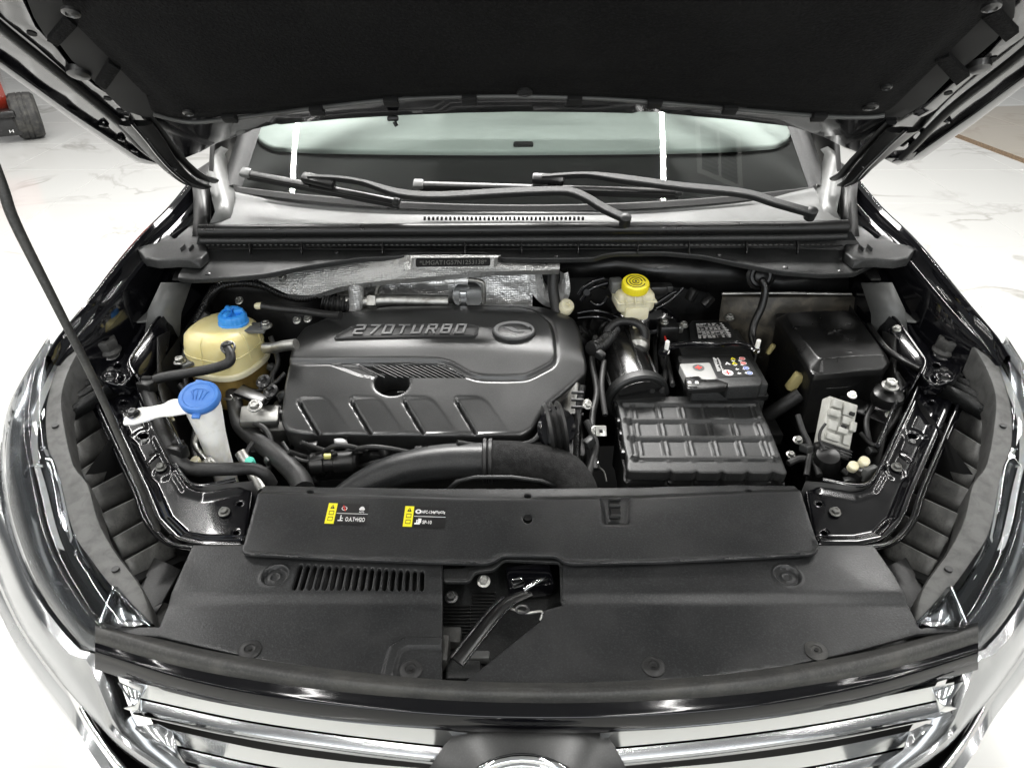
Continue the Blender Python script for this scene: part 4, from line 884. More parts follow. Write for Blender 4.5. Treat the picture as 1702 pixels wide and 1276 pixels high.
# ---------------------------------------------------------------- radiator cover panels
RCV = thing('radiator_cover', 'matt black plastic cover panel with sixteen slots and screws above the grille', 'cover panel', (XC, .75, .97))
RP = slope(.60, .978, .86, .984)
front = [(1528, 1046), (1440, 1070), (1310, 1098), (1160, 1118), (1010, 1128), (880, 1130), (800, 1128)]
front2 = [(735, 1124), (600, 1112), (450, 1092), (330, 1066), (262, 1042), (232, 1034)]
main_r = [(936, 938), (940, 905), (1452, 905), (1490, 960), (1532, 1036)] + [(1590, 1034), (1600, 1042)] + front + [(772, 1122), (898, 1026), (900, 1010), (934, 1000)]
main_l = [(736, 900), (734, 1126)] + front2[1:4] + [(262, 1050), (178, 1046), (186, 1036), (262, 1034), (290, 972), (320, 905)]
def slots():
    out = []
    for i in range(18):
        x = 500 + i * 11.85; w = 3.7; top = 936 + i * .62; bot = 981 + i * .1; sk = -11 + i * .62
        out.append(rp([(x - w, top + 4), (x, top), (x + w, top + 4), (x + w + sk, bot - 4), (x + sk, bot), (x - w + sk, bot - 4)], 2, 3))
    return out
fold = lambda P: -.010 * sm(-P[:, 1] + RP.hit(0, 1000)[1], 0, .02) if False else np.zeros(len(P))
def rcv_h(P):
    b0 = RP.hit(900, 992)[1]; z = -.006 * sm(b0 - P[:, 1], -.012, .012) - .06 * .01 * np.log1p(np.exp(np.clip((b0 - P[:, 1]) / .01, -40, 40)))
    for c in ((457, 956), (1309, 956)):
        r = np.sqrt(((P - np.array(RP.hit(*c))) ** 2).sum(1)); z += -.005 * (1 - sm(r, .0175, .020)) + .0016 * np.exp(-((r - .022) / .002) ** 2) + .0014 * np.exp(-((r - .008) / .0016) ** 2)
    q = dist(P, [RP.hit(*p) for p in ((734, 1062), (676, 1062), (656, 1072), (648, 1096), (642, 1124))], False)
    z += .006 * (1 - sm(q, .006, .010)); return z
sheet('cover_half', MT['plastic_worn'], RCV, RP, main_l, slots(), res=.0048, h=rcv_h, thick=.006, rnd=.002, seg=.005, dense=[([RP.hit(*p) for p in ell(457, 956, 34, 34)], .0017), ([RP.hit(*p) for p in ((630, 1050), (733, 1050), (733, 1074), (690, 1076), (672, 1086), (660, 1120), (630, 1112))], .0022)])
sheet('cover_half', MT['plastic_worn'], RCV, RP, main_r, [], res=.0048, h=rcv_h, thick=.006, rnd=.002, seg=.006, dense=[([RP.hit(*p) for p in ell(1309, 956, 34, 34)], .0017)])
sheet('slot_backing', MT['void'], RCV, RP.off(-.03), [(480, 925), (715, 925), (715, 995), (480, 995)], res=.1, thick=.002)
for x, y, m in ((416, 1080, 'rubber'), (683, 1113, 'rubber'), (1086, 1108, 'rubber'), (1356, 1082, 'rubber_dusty')):
    p = RP.P(x, y, h=float(rcv_h(np.array([RP.hit(x, y)]))[0])); s_ = lathe('push_rivet', [(.0165, 0), (.0165, .002), (.014, .0042), (.008, .0046), (.007, .003), (.0035, .0025), (.0005, .002)], p, MT[m], RCV, RP.N, 28)
    lathe('cross_recess', [(.0034, 0), (.0034, .0008), (.001, .0008)], p + Vector((0, 0, .0036)), MT['void'], s_, RP.N, 6)
# the air guide: upper panel laid over the rear of the cover
AG = thing('air_guide', 'matt black upper cover plate with two yellow-edged warning stickers', 'cover panel', (XC, .9, .99))
AP = slope(.79, .993, 1.0, .999)
ag = [(406, 900), (400, 914), (410, 922), (560, 930), (760, 937), (806, 938), (822, 934), (834, 925), (924, 925), (934, 934), (950, 938), (1100, 935), (1250, 928), (1352, 922), (1362, 912), (1358, 900), (1326, 798), (1230, 797), (1050, 801), (880, 803), (700, 803), (560, 801), (434, 798)]
bnd = [AP.hit(*p) for p in ((380, 817), (560, 822), (760, 829), (880, 829), (1060, 826), (1240, 818), (1380, 812))]
agl = [AP.hit(*p) for p in ag]
nt_ = [AP.hit(*p) for p in ((1000, 826), (1046, 826), (1044, 868), (1006, 868))]
def ag_h(P):
    bx = np.interp(P[:, 0], [q[0] for q in bnd], [q[1] for q in bnd]); z = -.012 * sm(P[:, 1] - bx, -.004, .018)
    d = sdf(P, nt_); z -= .007 * sm(d, -.004, .002); return z + .003 * (1 - sm(dist(P, agl[2:16], False), .003, .006))
hl = [ell(877, 816, 6, 3.6, 14), ell(514, 809, 6, 3.6, 14), ell(1246, 808, 6, 3.6, 14), ell(877, 861, 8, 8, 16)]
sheet('plate', MT['plastic_worn'], AG, AP, rp(ag, 6, 3), hl, res=.0045, h=ag_h, thick=.006, rnd=.002, seg=.008)
lathe('clip_boss', [(.008, 0), (.008, .003), (.001, .003)], AP.P(877, 861, h=-.008), MT['void'], AG, AP.N, 14)
c_ = box('clip_bridge', AP.P(1022, 845, h=-.004), (.017, .036, .004), MT['void'], AG, None, .001)
for y in (830, 841, 858): box('clip_step', AP.P(1022, y, h=.0005), (.02, .006, .006), MT['plastic'], AG, None, .001)
def sticker(x0, y0, dx, n_, lines):
    """black printed label with a yellow warning column"""
    P0 = AP.P(x0, y0, h=.0008); Ux = (AP.P(x0 + 60, y0 + 2, h=.0008) - P0).normalized(); Vy = (AP.P(x0 + dx, y0 - 34, h=.0008) - P0); hh = Vy.length; Vy.normalize(); N = Ux.cross(Vy)
    W_ = .0715
    def q(a0, b0, a1, b1, m, h, parent=None): return mk('print', [P0 + Ux * (W_ * a) + Vy * (hh * b) + N * h for a, b in ((a0, b0), (a1, b0), (a1, b1), (a0, b1))], [(0, 1, 2, 3)], MT[m], parent, 0)
    s_ = q(0, 0, 1, 1, 'black_print', .0003, AG); s_.name = 'warning_label'; s_['label'] = n_
    q(.0, 0, .22, 1, 'yellow_print', .0006, s_)
    at = lambda a, b, h=.0009: P0 + Ux * (W_ * a) + Vy * (hh * b) + N * h
    mk('warning_triangle', [at(.06, .72), at(.17, .72), at(.115, .93)], [(0, 1, 2)], MT['black_print'], s_, 0)
    mk('warning_stroke', [at(.109, .76, .0012), at(.121, .76, .0012), at(.121, .87, .0012), at(.109, .87, .0012)], [(0, 1, 2, 3)], MT['yellow_print'], s_, 0)
    for b in (.42, .13): 
        for e in ((.055, b, .175, b + .03), (.055, b + .17, .175, b + .2), (.055, b, .067, b + .2), (.163, b, .175, b + .2)): q(*e, 'black_print', .0009, s_)
    q(.24, .5, 1, .525, 'white_print', .0006, s_)
    for body, a, b, w_, h_ in lines: text('print_text', body, MT['white_print'], s_, at(a, b, .0006), Ux, Vy, W_ * w_, hh * h_, .0003, fatten=.012)
    return s_, at, Ux, Vy, hh, W_
s1_, at1, Ux, Vy, hh, W_ = sticker(539, 870, 8, 'warning label reading O.A.T+H2O', [('O.A.T+H2O', .48, .14, .47, .2), ('AUTO', .78, .57, .12, .07)])
def disc(at, a, b, r, m, par_, h=.001, e=1): 
    mk('print_dot', [at(a + r * math.cos(t) / W_, b + r * e * math.sin(t) / hh, h) for t in [2 * PI * i / 18 for i in range(18)]], [tuple(range(18))], MT[m], par_, 0)
disc(at1, .41, .75, .005, 'white_print', s1_); disc(at1, .41, .75, .0036, 'black_print', s1_, .0013)
mk('print_slash', [at1(.36, .86, .0016), at1(.385, .9, .0016), at1(.46, .64, .0016), at1(.435, .6, .0016)], [(0, 1, 2, 3)], MT['red_print'], s1_, 0)
for a, b, r in ((.84, .8, .0035), (.81, .74, .003), (.87, .74, .003)): disc(at1, a, b, r, 'white_print', s1_)
for e in ((.30, .14, .42, .19), (.35, .19, .375, .42), (.37, .26, .42, .30)): mk('print_mark', [at1(e[0], e[1]), at1(e[2], e[1]), at1(e[2], e[3]), at1(e[0], e[3])], [(0, 1, 2, 3)], MT['white_print'], s1_, 0)
s2_, at2, *_ = sticker(669, 875, 5, 'warning label reading HFC-134a', [('HFC-134a', .42, .66, .32, .15), ('475g\u00b125g', .72, .66, .26, .15), ('SP-10', .46, .16, .22, .16)])
disc(at2, .335, .74, .0055, 'white_print', s2_); disc(at2, .335, .74, .0025, 'black_print', s2_, .0013)
for e in ((.27, .12, .40, .19), (.31, .19, .34, .34), (.35, .19, .43, .4)): mk('print_mark', [at2(e[0], e[1]), at2(e[2], e[1]), at2(e[2], e[3]), at2(e[0], e[3])], [(0, 1, 2, 3)], MT['white_print'], s2_, 0)
# latch bay: a ribbed well with the release lever
LT = thing('hood_latch', 'bonnet latch with long diagonal black release lever in the well of the cover', 'bonnet latch', PZ(800, 1060, .93))
WL = flat(.93)
rb = [(734, 905), (940, 905), (940, 1010), (905, 1030), (780, 1132), (734, 1132)]
sheet('well_floor', MT['plastic'], LT, WL, [(724, 880), (960, 880), (960, 1040), (800, 1160), (724, 1160)], res=.05, thick=.003)
for i in range(16):
    y = 985 + i * 5.6; a, b = (736, 782) if i > 3 else (784, 824)
    bar('floor_rib', WL.P(a, y, h=.004), WL.P(b, y, h=.004), .0022, .005, MT['satin'], LT)
for i in range(8):
    y = 985 + i * 5.6; bar('floor_rib', WL.P(782, y + 22, h=.008), WL.P(832 - i * 2, y + 22, h=.008), .0022, .005, MT['satin'], LT)
loft('well_wall', [[RP.P(x, y, h=-.004) for x, y in ((736, 962), (776, 962), (780, 948), (816, 944), (832, 928), (930, 928), (938, 936), (936, 998))], [RP.P(x, y, h=-.06) for x, y in ((736, 962), (776, 962), (780, 948), (816, 944), (832, 928), (930, 928), (938, 936), (936, 998))]], MT['satin'], LT, solid=.003)
sheet('well_lip', MT['plastic'], LT, RP.off(-.004), rp([(736, 944), (772, 944), (780, 934), (812, 934), (826, 920), (940, 920), (942, 1002), (932, 1002), (930, 934), (838, 930), (822, 946), (790, 950), (780, 966), (736, 966)], 5, 3), res=.02, thick=.006)
LV = [WL.P(760, 1100, h=.038), WL.P(790, 1062, h=.046), WL.P(824, 1020, h=.052), WL.P(846, 1000, h=.05), WL.P(880, 985, h=.04)]
lv = tube('lever', LV, [.012, .011, .010, .010, .008], MT['satin'], LT, n=10, flatten=.5, sub=8)
tube('lever_edge', [p + Vector((-.009, .004, .005)) for p in LV[:4]], .0028, MT['gloss'], lv, n=8)
tube('lever_edge', [p + Vector((.010, -.004, .003)) for p in LV[:4]], .0022, MT['gloss'], lv, n=8)
box('striker_plate', WL.P(880, 965, h=.02), (.075, .05, .03), MT['gloss'], LT, Matrix.Rotation(.15, 3, 'Z'), .006)
box('catch', WL.P(860, 968, h=.042), (.02, .013, .012), MT['chrome'], LT, Matrix.Rotation(.4, 3, 'Z'), .003)
tube('catch_rod', [WL.P(872, 980, h=.045), WL.P(890, 968, h=.055), WL.P(908, 962, h=.045)], .004, MT['chrome'], LT, n=8)
V, F = tubemesh([WL.P(868 + math.cos(i * .7) * 10, 1012 + math.sin(i * .7) * 6, h=.02 + i * .0011) for i in range(40)], .0022, n=6, sub=2); mk('spring', V, F, MT['dark_steel'], LT)
tube('spring_hook', [WL.P(846, 1010, h=.05), WL.P(875, 1018, h=.055), WL.P(900, 1016, h=.05), WL.P(898, 1030, h=.04)], .0022, MT['zinc'], LT, n=8)
bolt(LT, WL.P(804, 966, h=.03), (0, -.3, 1), .008, MT['zinc']); bolt(LT, WL.P(750, 992, h=.012), (0, -.3, 1), .008, MT['dark_steel'])
box('lever_pivot', WL.P(740, 1085, h=.02), (.012, .045, .03), MT['rubber_dusty'], LT, None, .004); box('lever_guide', WL.P(748, 1060, h=.012), (.034, .028, .02), MT['rubber_dusty'], LT, None, .003)
box('lever_foot', WL.P(770, 1118, h=.012), (.05, .03, .02), MT['plastic'], LT, None, .003); box('stop_pad', WL.P(795, 1092, h=.01), (.034, .014, .016), MT['grey'], LT, None, .003)
# ---------------------------------------------------------------- engine cover
EP = slope(1.13, .991, 1.50, 1.095)
def cr(x, y): return (460 + x / 3.152, 480 + y / 3.152)
_crease = [EP.hit(*cr(*p)) for p in ((-40, 372), (100, 352), (240, 336), (380, 331), (900, 331), (1200, 338), (1440, 352), (1700, 356))]
_rear = [EP.hit(*cr(*p)) for p in ((-40, 230), (160, 170), (360, 148), (600, 140), (900, 140), (1400, 146), (1700, 150))]
def ech0(P):
    P = np.atleast_2d(P); bc = np.interp(P[:, 0], [q[0] for q in _crease], [q[1] for q in _crease]); br = np.interp(P[:, 0], [q[0] for q in _rear], [q[1] for q in _rear])
    k = .006; soft = lambda t: k * np.log1p(np.exp(np.clip(t / k, -40, 40)))
    xr = EP.hit(*cr(1470, 300))[0]
    return -.15 * soft(bc - P[:, 1]) - .34 * soft(P[:, 1] - br) - .35 * soft(P[:, 0] - xr) * .7 + .012 - .08 * (P[:, 0] + .15) ** 2
def eh(px, py):
    a, b = EP.hit(px, py)
    for _ in range(8): a, b = EP.off(float(ech0((a, b))[0])).hit(px, py)
    return (a, b)
def epoly(L): return [eh(*cr(*p)) for p in L]
EC = thing('engine_cover', 'moulded dark grey engine cover lettered 270TURBO with a round emblem', 'engine cover', EP.P(710, 620, h=-.05))
ec_out = rp(epoly([(22, 650), (38, 500), (72, 350), (104, 260), (160, 190), (320, 125), (560, 82), (900, 75), (1290, 78), (1385, 92), (1555, 150), (1592, 220), (1626, 400), (1622, 440), (1505, 545), (1425, 605), (1375, 675), (1345, 735), (1290, 768), (800, 766), (400, 762), (120, 758), (50, 742), (26, 710)]), [.01] * 19 + [.02] * 5, 5)
panel = rp(epoly([(-60, 382), (75, 380), (400, 377), (700, 375), (850, 378), (915, 396), (1010, 452), (1070, 467), (1200, 469), (1310, 464), (1440, 398), (1460, 360), (1450, 250), (1430, 180), (1340, 118), (1270, 104), (600, 96), (300, 150), (150, 205), (-60, 300)]), .012, 5)
scoop = epoly([(262, 388), (430, 396), (560, 462), (520, 468), (430, 452)])
slotr = epoly([(425, 394), (850, 394), (1000, 462), (560, 462)])
s_a, s_b = np.array(eh(*cr(700, 425))), np.array(eh(*cr(790, 460))); sdir = (s_b - s_a) / np.linalg.norm(s_b - s_a); snor = np.array([-sdir[1], sdir[0]])
per = abs((np.array(eh(*cr(734, 425))) - s_a) @ snor)
finp = [rp(epoly([(104 + d, 572 + e), (120 + d, 562 + e), (235 + d, 562 + e), (278 + d, 582 + e), (330 + d, 650 + e), (405 + d, 756 + e), (215 + d, 756 + e), (160 + d, 660 + e)]), .008, 4) for d, e in ((0, 3), (276, 2), (552, 1), (826, 1))]
finl = [epoly([(118 + d, 590 + e), (166 + d, 670 + e), (212 + d, 748 + e)]) for d, e in ((0, 3), (276, 2), (552, 1), (826, 1))]
def finp_i(f): return [i for i, g in enumerate(finp) if g is f][0]
rlv = epoly([(560, 134), (640, 116), (1020, 116), (940, 136)])
gen = epoly([(330, 480), (440, 480), (430, 520), (380, 525), (310, 495)])
def ec_h(P):
    z = ech0(P); sp_ = sdf(P, panel)
    z = z + .006 * sm(sp_, -.003, .004) - .003 * np.exp(-((sp_ + .005) / .003) ** 2)
    z -= .005 * sm(sdf(P, scoop), -.001, .004)
    z -= .009 * sm(sdf(P, slotr), -.001, .003)
    for f in finp:
        d = sdf(P, f); a0, a1 = min(q[0] for q in f), max(q[0] for q in f); b0, b1 = min(q[1] for q in f), max(q[1] for q in f)
        lead = a0 + (b1 - P[:, 1]) / (b1 - b0) * (a1 - a0) * .38; t = np.clip((P[:, 0] - lead) / ((a1 - a0) * .6), 0, 1)
        z -= (.004 - .0038 * t) * sm(d, -.002, .006)
        z -= .013 * np.exp(-(dist(P, finl[finp_i(f)], False) / .0032) ** 2)
    return z
hole = [eh(*cr(*p)) for p in ell(602, 489, 90, 64, 40)]
sheet('moulded_shell', MT['cover'], EC, EP, ec_out, [hole], res=.0028, h=ec_h, px=False, thick=.055, rnd=.007, seg=.004, smooth=44, bottom=False, dense=[(q, .0018) for q in finp + [slotr]])
def EPt(cx, cy, h): a, b = eh(*cr(cx, cy)); return EP.pt(a, b, float(ech0((a, b))[0]) + h)
for k in range(14):
    a_, b_ = (432 + 31.5 * k, 397), (565 + 31.5 * k, 461)
    if 330 < a_[0] and not (500 < .5 * (a_[0] + b_[0]) < 560 and k < 3): bar('louvre', EPt(*a_, -.005), EPt(*b_, -.005), .0032, .006, MT['plastic'], EC, EP.N, .001)
for k in range(11): bar('rear_rib', EPt(600 + 36 * k, 134, .0006), EPt(640 + 36 * k, 119, .0006), .005, .003, MT['cover'], EC, EP.N, .001)
lathe('oil_neck', [(.05, -.06), (.05, -.058), (.02, -.055), (.002, -.055)], EPt(602, 489, -.015), MT['void'], EC, EP.N, 24)
rod('dipstick', EPt(624, 491, -.03), EPt(680, 492, -.03), .0018, MT['zinc'], EC)
PEC = Plane(EP.O + EP.N * .024, EP.U, EP.V)
def plate_on(name, poly, h, th, m, rnd=.002, parent=EC, hf=None):
    q = epoly(poly) if not isinstance(poly[0][0], np.floating) else poly
    return sheet(name, m, parent, EP, q, res=.004, h=lambda P: ech0(P) + h + (hf(P) if hf else 0), px=False, thick=th, rnd=rnd, seg=.003)
bp_out = rp([(302, 278), (312, 264), (392, 212), (430, 203), (1035, 203), (1060, 214), (1054, 250), (1040, 264)], 8, 3)
bpl = epoly(bp_out)
def bhf(P): d = dist(P, bpl); return -.003 * sm(d, .003, .0045) + .0004 * np.sin((P[:, 0] + P[:, 1]) / .0016) * sm(d, .004, .006)
MT['badge'] = M('badge_grey', (.03, .03, .03), .42, spec=.5)
bpz = plate_on('badge_plate', bp_out, .0105, .008, MT['badge'], .0012, EC, bhf)
MT['letter'] = M('letter_grey', (.22, .22, .22), .4)
O_, U_, V_ = EPt(415, 250, .0098), EPt(985, 246, .0098), EPt(440, 208, .0098)
stroke_text('lettering', '270TURBO', MT['letter'], bpz, lambda a, b, h: O_ + (U_ - O_) * a + (V_ - O_ - (U_ - O_) * .035) * b + EP.N * h, w_=.60, gap=.50, th=.17, depth=.0016, shear=.40)
em = sheet('emblem', MT['cover'], EC, EP, [eh(*cr(*p)) for p in ell(1243, 240, 114, 48, 44)], res=.004, h=lambda P: ech0(P) + .014 - .0015 * sm(dist(P, [eh(*cr(*p)) for p in ell(1243, 240, 114, 48, 44)]), .006, .009), px=False, thick=.012, rnd=.004, seg=.003)
ring = [EPt(*p, .0145) for p in ell(1243, 239, 100, 40, 41)]
tube('emblem_ring', ring + ring[:1], .0032, MT['letter'], em, n=8, sub=1)
gl = [(1322, 222), (1290, 206), (1243, 201), (1190, 207), (1157, 226), (1158, 252), (1190, 270), (1243, 278), (1300, 268), (1330, 246), (1285, 246), (1236, 238), (1190, 224)]
sheet('emblem_mark', MT['letter'], em, EP, [eh(*cr(*p)) for p in ((1180, 220), (1230, 221), (1262, 237), (1335, 237), (1318, 262), (1280, 275), (1238, 276), (1255, 266), (1290, 256), (1300, 248), (1240, 246), (1205, 229))], res=.01, h=lambda P: ech0(P) + .0142, px=False, thick=.003, rnd=.0008)
tube('emblem_arc', [EPt(*p, .0138) for p in gl[:10]], .0022, MT['letter'], em, n=8, sub=4)
# engine beneath
MT['pale_yellow'] = M('pale_yellow', (.6, .58, .2), .5)
EN = thing('engine_block', 'dark engine block with cast brackets and wiring under the cover', 'engine', PY(720, 700, 1.3))
box('block', (-.10, 1.33, .80), (.52, .34, .24), MT['bay'], EN, None, .02)
def lump(name, px, py, y, s, m, rot=0, bev=.006): return box(name, PY(px, py, y), s, MT[m], EN, Euler((rot, rot * .5, rot)).to_matrix(), bev)
lump('cast_bracket', 432, 692, 1.22, (.078, .05, .022), 'cast', .2); bolt(EN, PY(424, 676, 1.20), (0, -.3, 1), .011, MT['alu'])
lump('cast_bracket', 462, 716, 1.24, (.05, .06, .08), 'cast', .3); lump('cast_bracket', 470, 690, 1.26, (.04, .05, .05), 'dark_steel')
lump('pulley_housing', 445, 742, 1.22, (.08, .06, .06), 'bay', .4)
for x, y in ((440, 636), (452, 652)): lathe('chain_link', [(.010, 0), (.016, .002), (.016, .008), (.010, .01), (.006, .006)], PY(x, y, 1.26), MT['satin'], EN, (-.2, -.5, 1), 18)
bar('tie_plate', PY(395, 648, 1.27), PY(445, 668, 1.25), .03, .008, MT['satin'], EN)
lump('actuator', 560, 770, 1.14, (.09, .05, .05), 'satin', .1); lump('connector', 544, 758, 1.10, (.014, .008, .010), 'pale_yellow', .2, .002)
lathe('actuator_motor', [(.02, 0), (.024, .005), (.024, .03), (.02, .032), (.02, .05), (.024, .052), (.024, .09), (.018, .096), (.001, .096)], PY(515, 772, 1.12), MT['satin'], EN, (1, .05, .05), 20)
for k, (x, y) in enumerate(((520, 742), (566, 738), (588, 750), (640, 752), (700, 748), (532, 790), (500, 780), (612, 785))):
    lump('sensor', x, y, 1.15, (.02 + .008 * (k % 3), .02, .018), ('satin', 'dark_steel', 'bay')[k % 3], .3 * k, .003)
for q in (((500, 735), (560, 752), (620, 742), (700, 755)), ((480, 750), (520, 760), (560, 740), (610, 748)), ((540, 795), (580, 780), (640, 765), (720, 752)), ((760, 735), (820, 742), (880, 735), (900, 715)), ((455, 765), (500, 790), (530, 800))):
    tube('wiring', [PY(x, y, 1.12 + .02 * (i % 2)) for i, (x, y) in enumerate(q)], .005, MT['rubber'], EN, n=8)
# pulley and pipes on the right of the engine
lathe('pulley', [(.03, 0), (.055, .004), (.06, .01), (.05, .016), (.06, .022), (.05, .028), (.06, .034), (.055, .04), (.03, .042)], PY(905, 718, 1.16), MT['dark_steel'], EN, (1, .15, .1), 28)
lathe('pulley_face', [(.045, 0), (.042, .006), (.02, .008), (.001, .008)], PY(925, 712, 1.15), MT['gloss'], EN, (.5, -.8, .5), 24)
tube('dipstick_tube', [PY(968, 640, 1.25), PY(962, 680, 1.22), PY(960, 720, 1.18), PY(958, 775, 1.12)], .008, MT['satin'], EN, n=10)
tube('turbo_pipe', [PY(948, 640, 1.30), PY(950, 668, 1.27), PY(946, 694, 1.24)], .022, MT['alu'], EN, n=14)
for y in (652, 664, 676, 688): tube('bellows_ring', [PY(958, y, 1.215) + Vector((-.010, 0, 0)), PY(970, y + 1, 1.21)], .0035, MT['satin'], EN, n=8)
bolt(EN, PY(976, 672, 1.2), (.3, -.6, .7), .008, MT['zinc']); bolt(EN, PY(990, 715, 1.15), (0, -.5, .8), .007, MT['zinc'])
bar('square_bracket', PY(990, 716, 1.14), PY(1008, 716, 1.14), .022, .003, MT['zinc'], EN, (0, -.6, .8)); box('bracket_hole', PY(999, 716, 1.137), (.006, .006, .004), MT['void'], EN, None, 0)
tube('wire_hook', [PY(994, 768, 1.09), PY(996, 776, 1.09), PY(1004, 784, 1.09), PY(1008, 800, 1.08)], .0018, MT['zinc'], EN, n=6)
lathe('oil_cap', [(.018, 0), (.018, .02), (.015, .024), (.006, .024), (.006, .02), (.0005, .02)], PY(938, 514, 1.5), MT['cream'], EN, (.25, -.55, .8), 22)

# ---------------------------------------------------------------- coolant expansion tank
cc_ = PY(374, 575, 1.39); r0 = .081
CT = thing('coolant_tank', 'pale yellow coolant expansion tank with bright blue screw cap', 'coolant tank', (cc_.x, cc_.y, cc_.z - .13))
zs = PY(370, 626, 1.39 - r0 * .93).z; ztop = PY(389, 537, 1.40).z
sq = lambda a, r, h: r * (1 + .055 * math.cos(4 * (a - .45)) + .012 * math.cos(2 * a + .6))
prof = [(r0 * 1.0, zs), (r0 * .995, zs + .02), (r0 * .97, zs + .05), (r0 * .95, ztop - .026), (r0 * .90, ztop - .010), (r0 * .78, ztop - .001), (r0 * .5, ztop + .003), (.002, ztop + .003)]
tk = lathe('tank_body', prof, (cc_.x, cc_.y, 0), MT['tank'], CT, n=56, mod=sq)
lathe('seam_flange', [(r0 * .98, zs - .008), (r0 * 1.07, zs - .007), (r0 * 1.085, zs - .001), (r0 * 1.07, zs + .004), (r0 * .98, zs + .006)], (cc_.x, cc_.y, 0), MT['cream'], CT, n=56, mod=sq)
lathe('lower_tank', [(.02, zs - .115), (r0 * .55, zs - .112), (r0 * .80, zs - .098), (r0 * .94, zs - .06), (r0 * .985, zs - .006)], (cc_.x, cc_.y, 0), MT['amber'], CT, n=56, mod=sq)
for a in (-1.9, -1.2, -.5, .1): # moulded ridges over the shell
    pts = [Vector((cc_.x + sq(a, r, 0) * math.cos(a), cc_.y + sq(a, r, 0) * math.sin(a), z)) for r, z in prof[1:6]]
    tube('moulded_ridge', pts, .0022, MT['tank'], tk, n=6)
tube('moulded_ridge', [Vector((cc_.x + sq(a, r0 * .985, 0) * math.cos(a), cc_.y + sq(a, r0 * .985, 0) * math.sin(a), zs + .04)) for a in [-3.3 + i * .2 for i in range(22)]], .0018, MT['tank'], tk, n=6, sub=2)
cb = PY(389, 536, 1.40)
lobe = lambda a, r, h: r * (1 + (.07 * math.cos(3 * a + .6) + .02 * math.cos(18 * a)) * (1 if h > .006 else .1))
cap = lathe('screw_cap', [(.030, -.004), (.032, 0), (.032, .007), (.030, .009), (.0295, .022), (.027, .026), (.020, .027), (.017, .021), (.002, .021)], cb, MT['blue'], CT, (.05, -.12, 1), 72, lobe)
for a in (.2, 2.3, 4.4): bar('grip_bar', cb + Vector((.005 * math.cos(a), .005 * math.sin(a), .026)), cb + Vector((.026 * math.cos(a), .026 * math.sin(a), .027)), .011, .013, MT['blue'], cap, (0, -.1, 1), .004)
lathe('nozzle', [(.007, 0), (.007, .02), (.009, .022), (.007, .026), (.001, .026)], PY(376, 585, 1.302), MT['tank'], CT, (.3, -.6, .75), 14)
for x, y, dy in ((300, 604, .06), (443, 545, -.0)):
    p = PY(x, y, 1.39 - dy); bar('mounting_lug', p, p.lerp(Vector((cc_.x, cc_.y, p.z)), .5), .04, .008, MT['grey'], CT); bolt(CT, p + Vector((0, 0, .004)), (0, -.1, 1), .010, MT['zinc'])
def clamp(px, py, y, ax, r, parent, m='dark_steel'): return tube('hose_clamp', [PY(px, py, y) + frame_of(ax)[0] * r * math.cos(a) + frame_of(ax)[1] * r * math.sin(a) for a in [2 * PI * i / 16 for i in range(17)]], .003, MT[m], parent, n=6, sub=1)
h1 = tag(tube('overflow_hose', [PY(376, 577, 1.29), PY(383, 590, 1.275), PY(379, 603, 1.262), PY(350, 613, 1.26), PY(310, 620, 1.26), PY(270, 627, 1.25), PY(249, 637, 1.235), PY(246, 650, 1.22), PY(254, 676, 1.18), PY(272, 716, 1.12), PY(290, 750, 1.08), PY(300, 768, 1.06), PY(316, 778, 1.05), PY(350, 780, 1.04), PY(390, 779, 1.04), PY(420, 779, 1.05), PY(440, 788, 1.05), PY(452, 805, 1.05)], [.0105, .0105, .0105, .0105, .0105, .0105, .0115, .0135, .0145, .0145, .0145, .0135, .0125, .012, .012, .012], MT['rubber'], n=14), 'black rubber hose from the yellow tank down along the left side member', 'hose')
clamp(379, 577, 1.285, (.2, -.5, .8), .013, h1)
bar('clamp_ear', PY(368, 575, 1.28), PY(388, 570, 1.28), .004, .006, MT['dark_steel'], h1)
for x, y, yy in ((247, 645, 1.225), (299, 752, 1.075)): 
    b_ = box('hose_clip', PY(x, y, yy) + Vector((0, -.004, .006)), (.034, .022, .026), MT['satin'], h1, Matrix.Rotation(-.3, 3, 'Z'), .004); box('clip_tab', PY(x + 2, y - 2, yy - .01) + Vector((0, 0, .022)), (.02, .01, .006), MT['void'], b_, None, .002)
h2 = tag(tube('radiator_hose', [PY(388, 652, 1.32), PY(392, 680, 1.27), PY(402, 708, 1.22), PY(436, 738, 1.17), PY(468, 764, 1.12), PY(495, 792, 1.08), PY(505, 815, 1.04)], [.017, .017, .019, .020, .021, .022], MT['rubber'], n=14), 'thick black hose below the yellow tank running towards the radiator', 'hose')
clamp(389, 662, 1.30, (0, -.5, -.9), .02, h2, 'zinc')
bar('clamp_ear', PY(382, 656, 1.285), PY(394, 672, 1.275), .004, .006, MT['zinc'], h2)
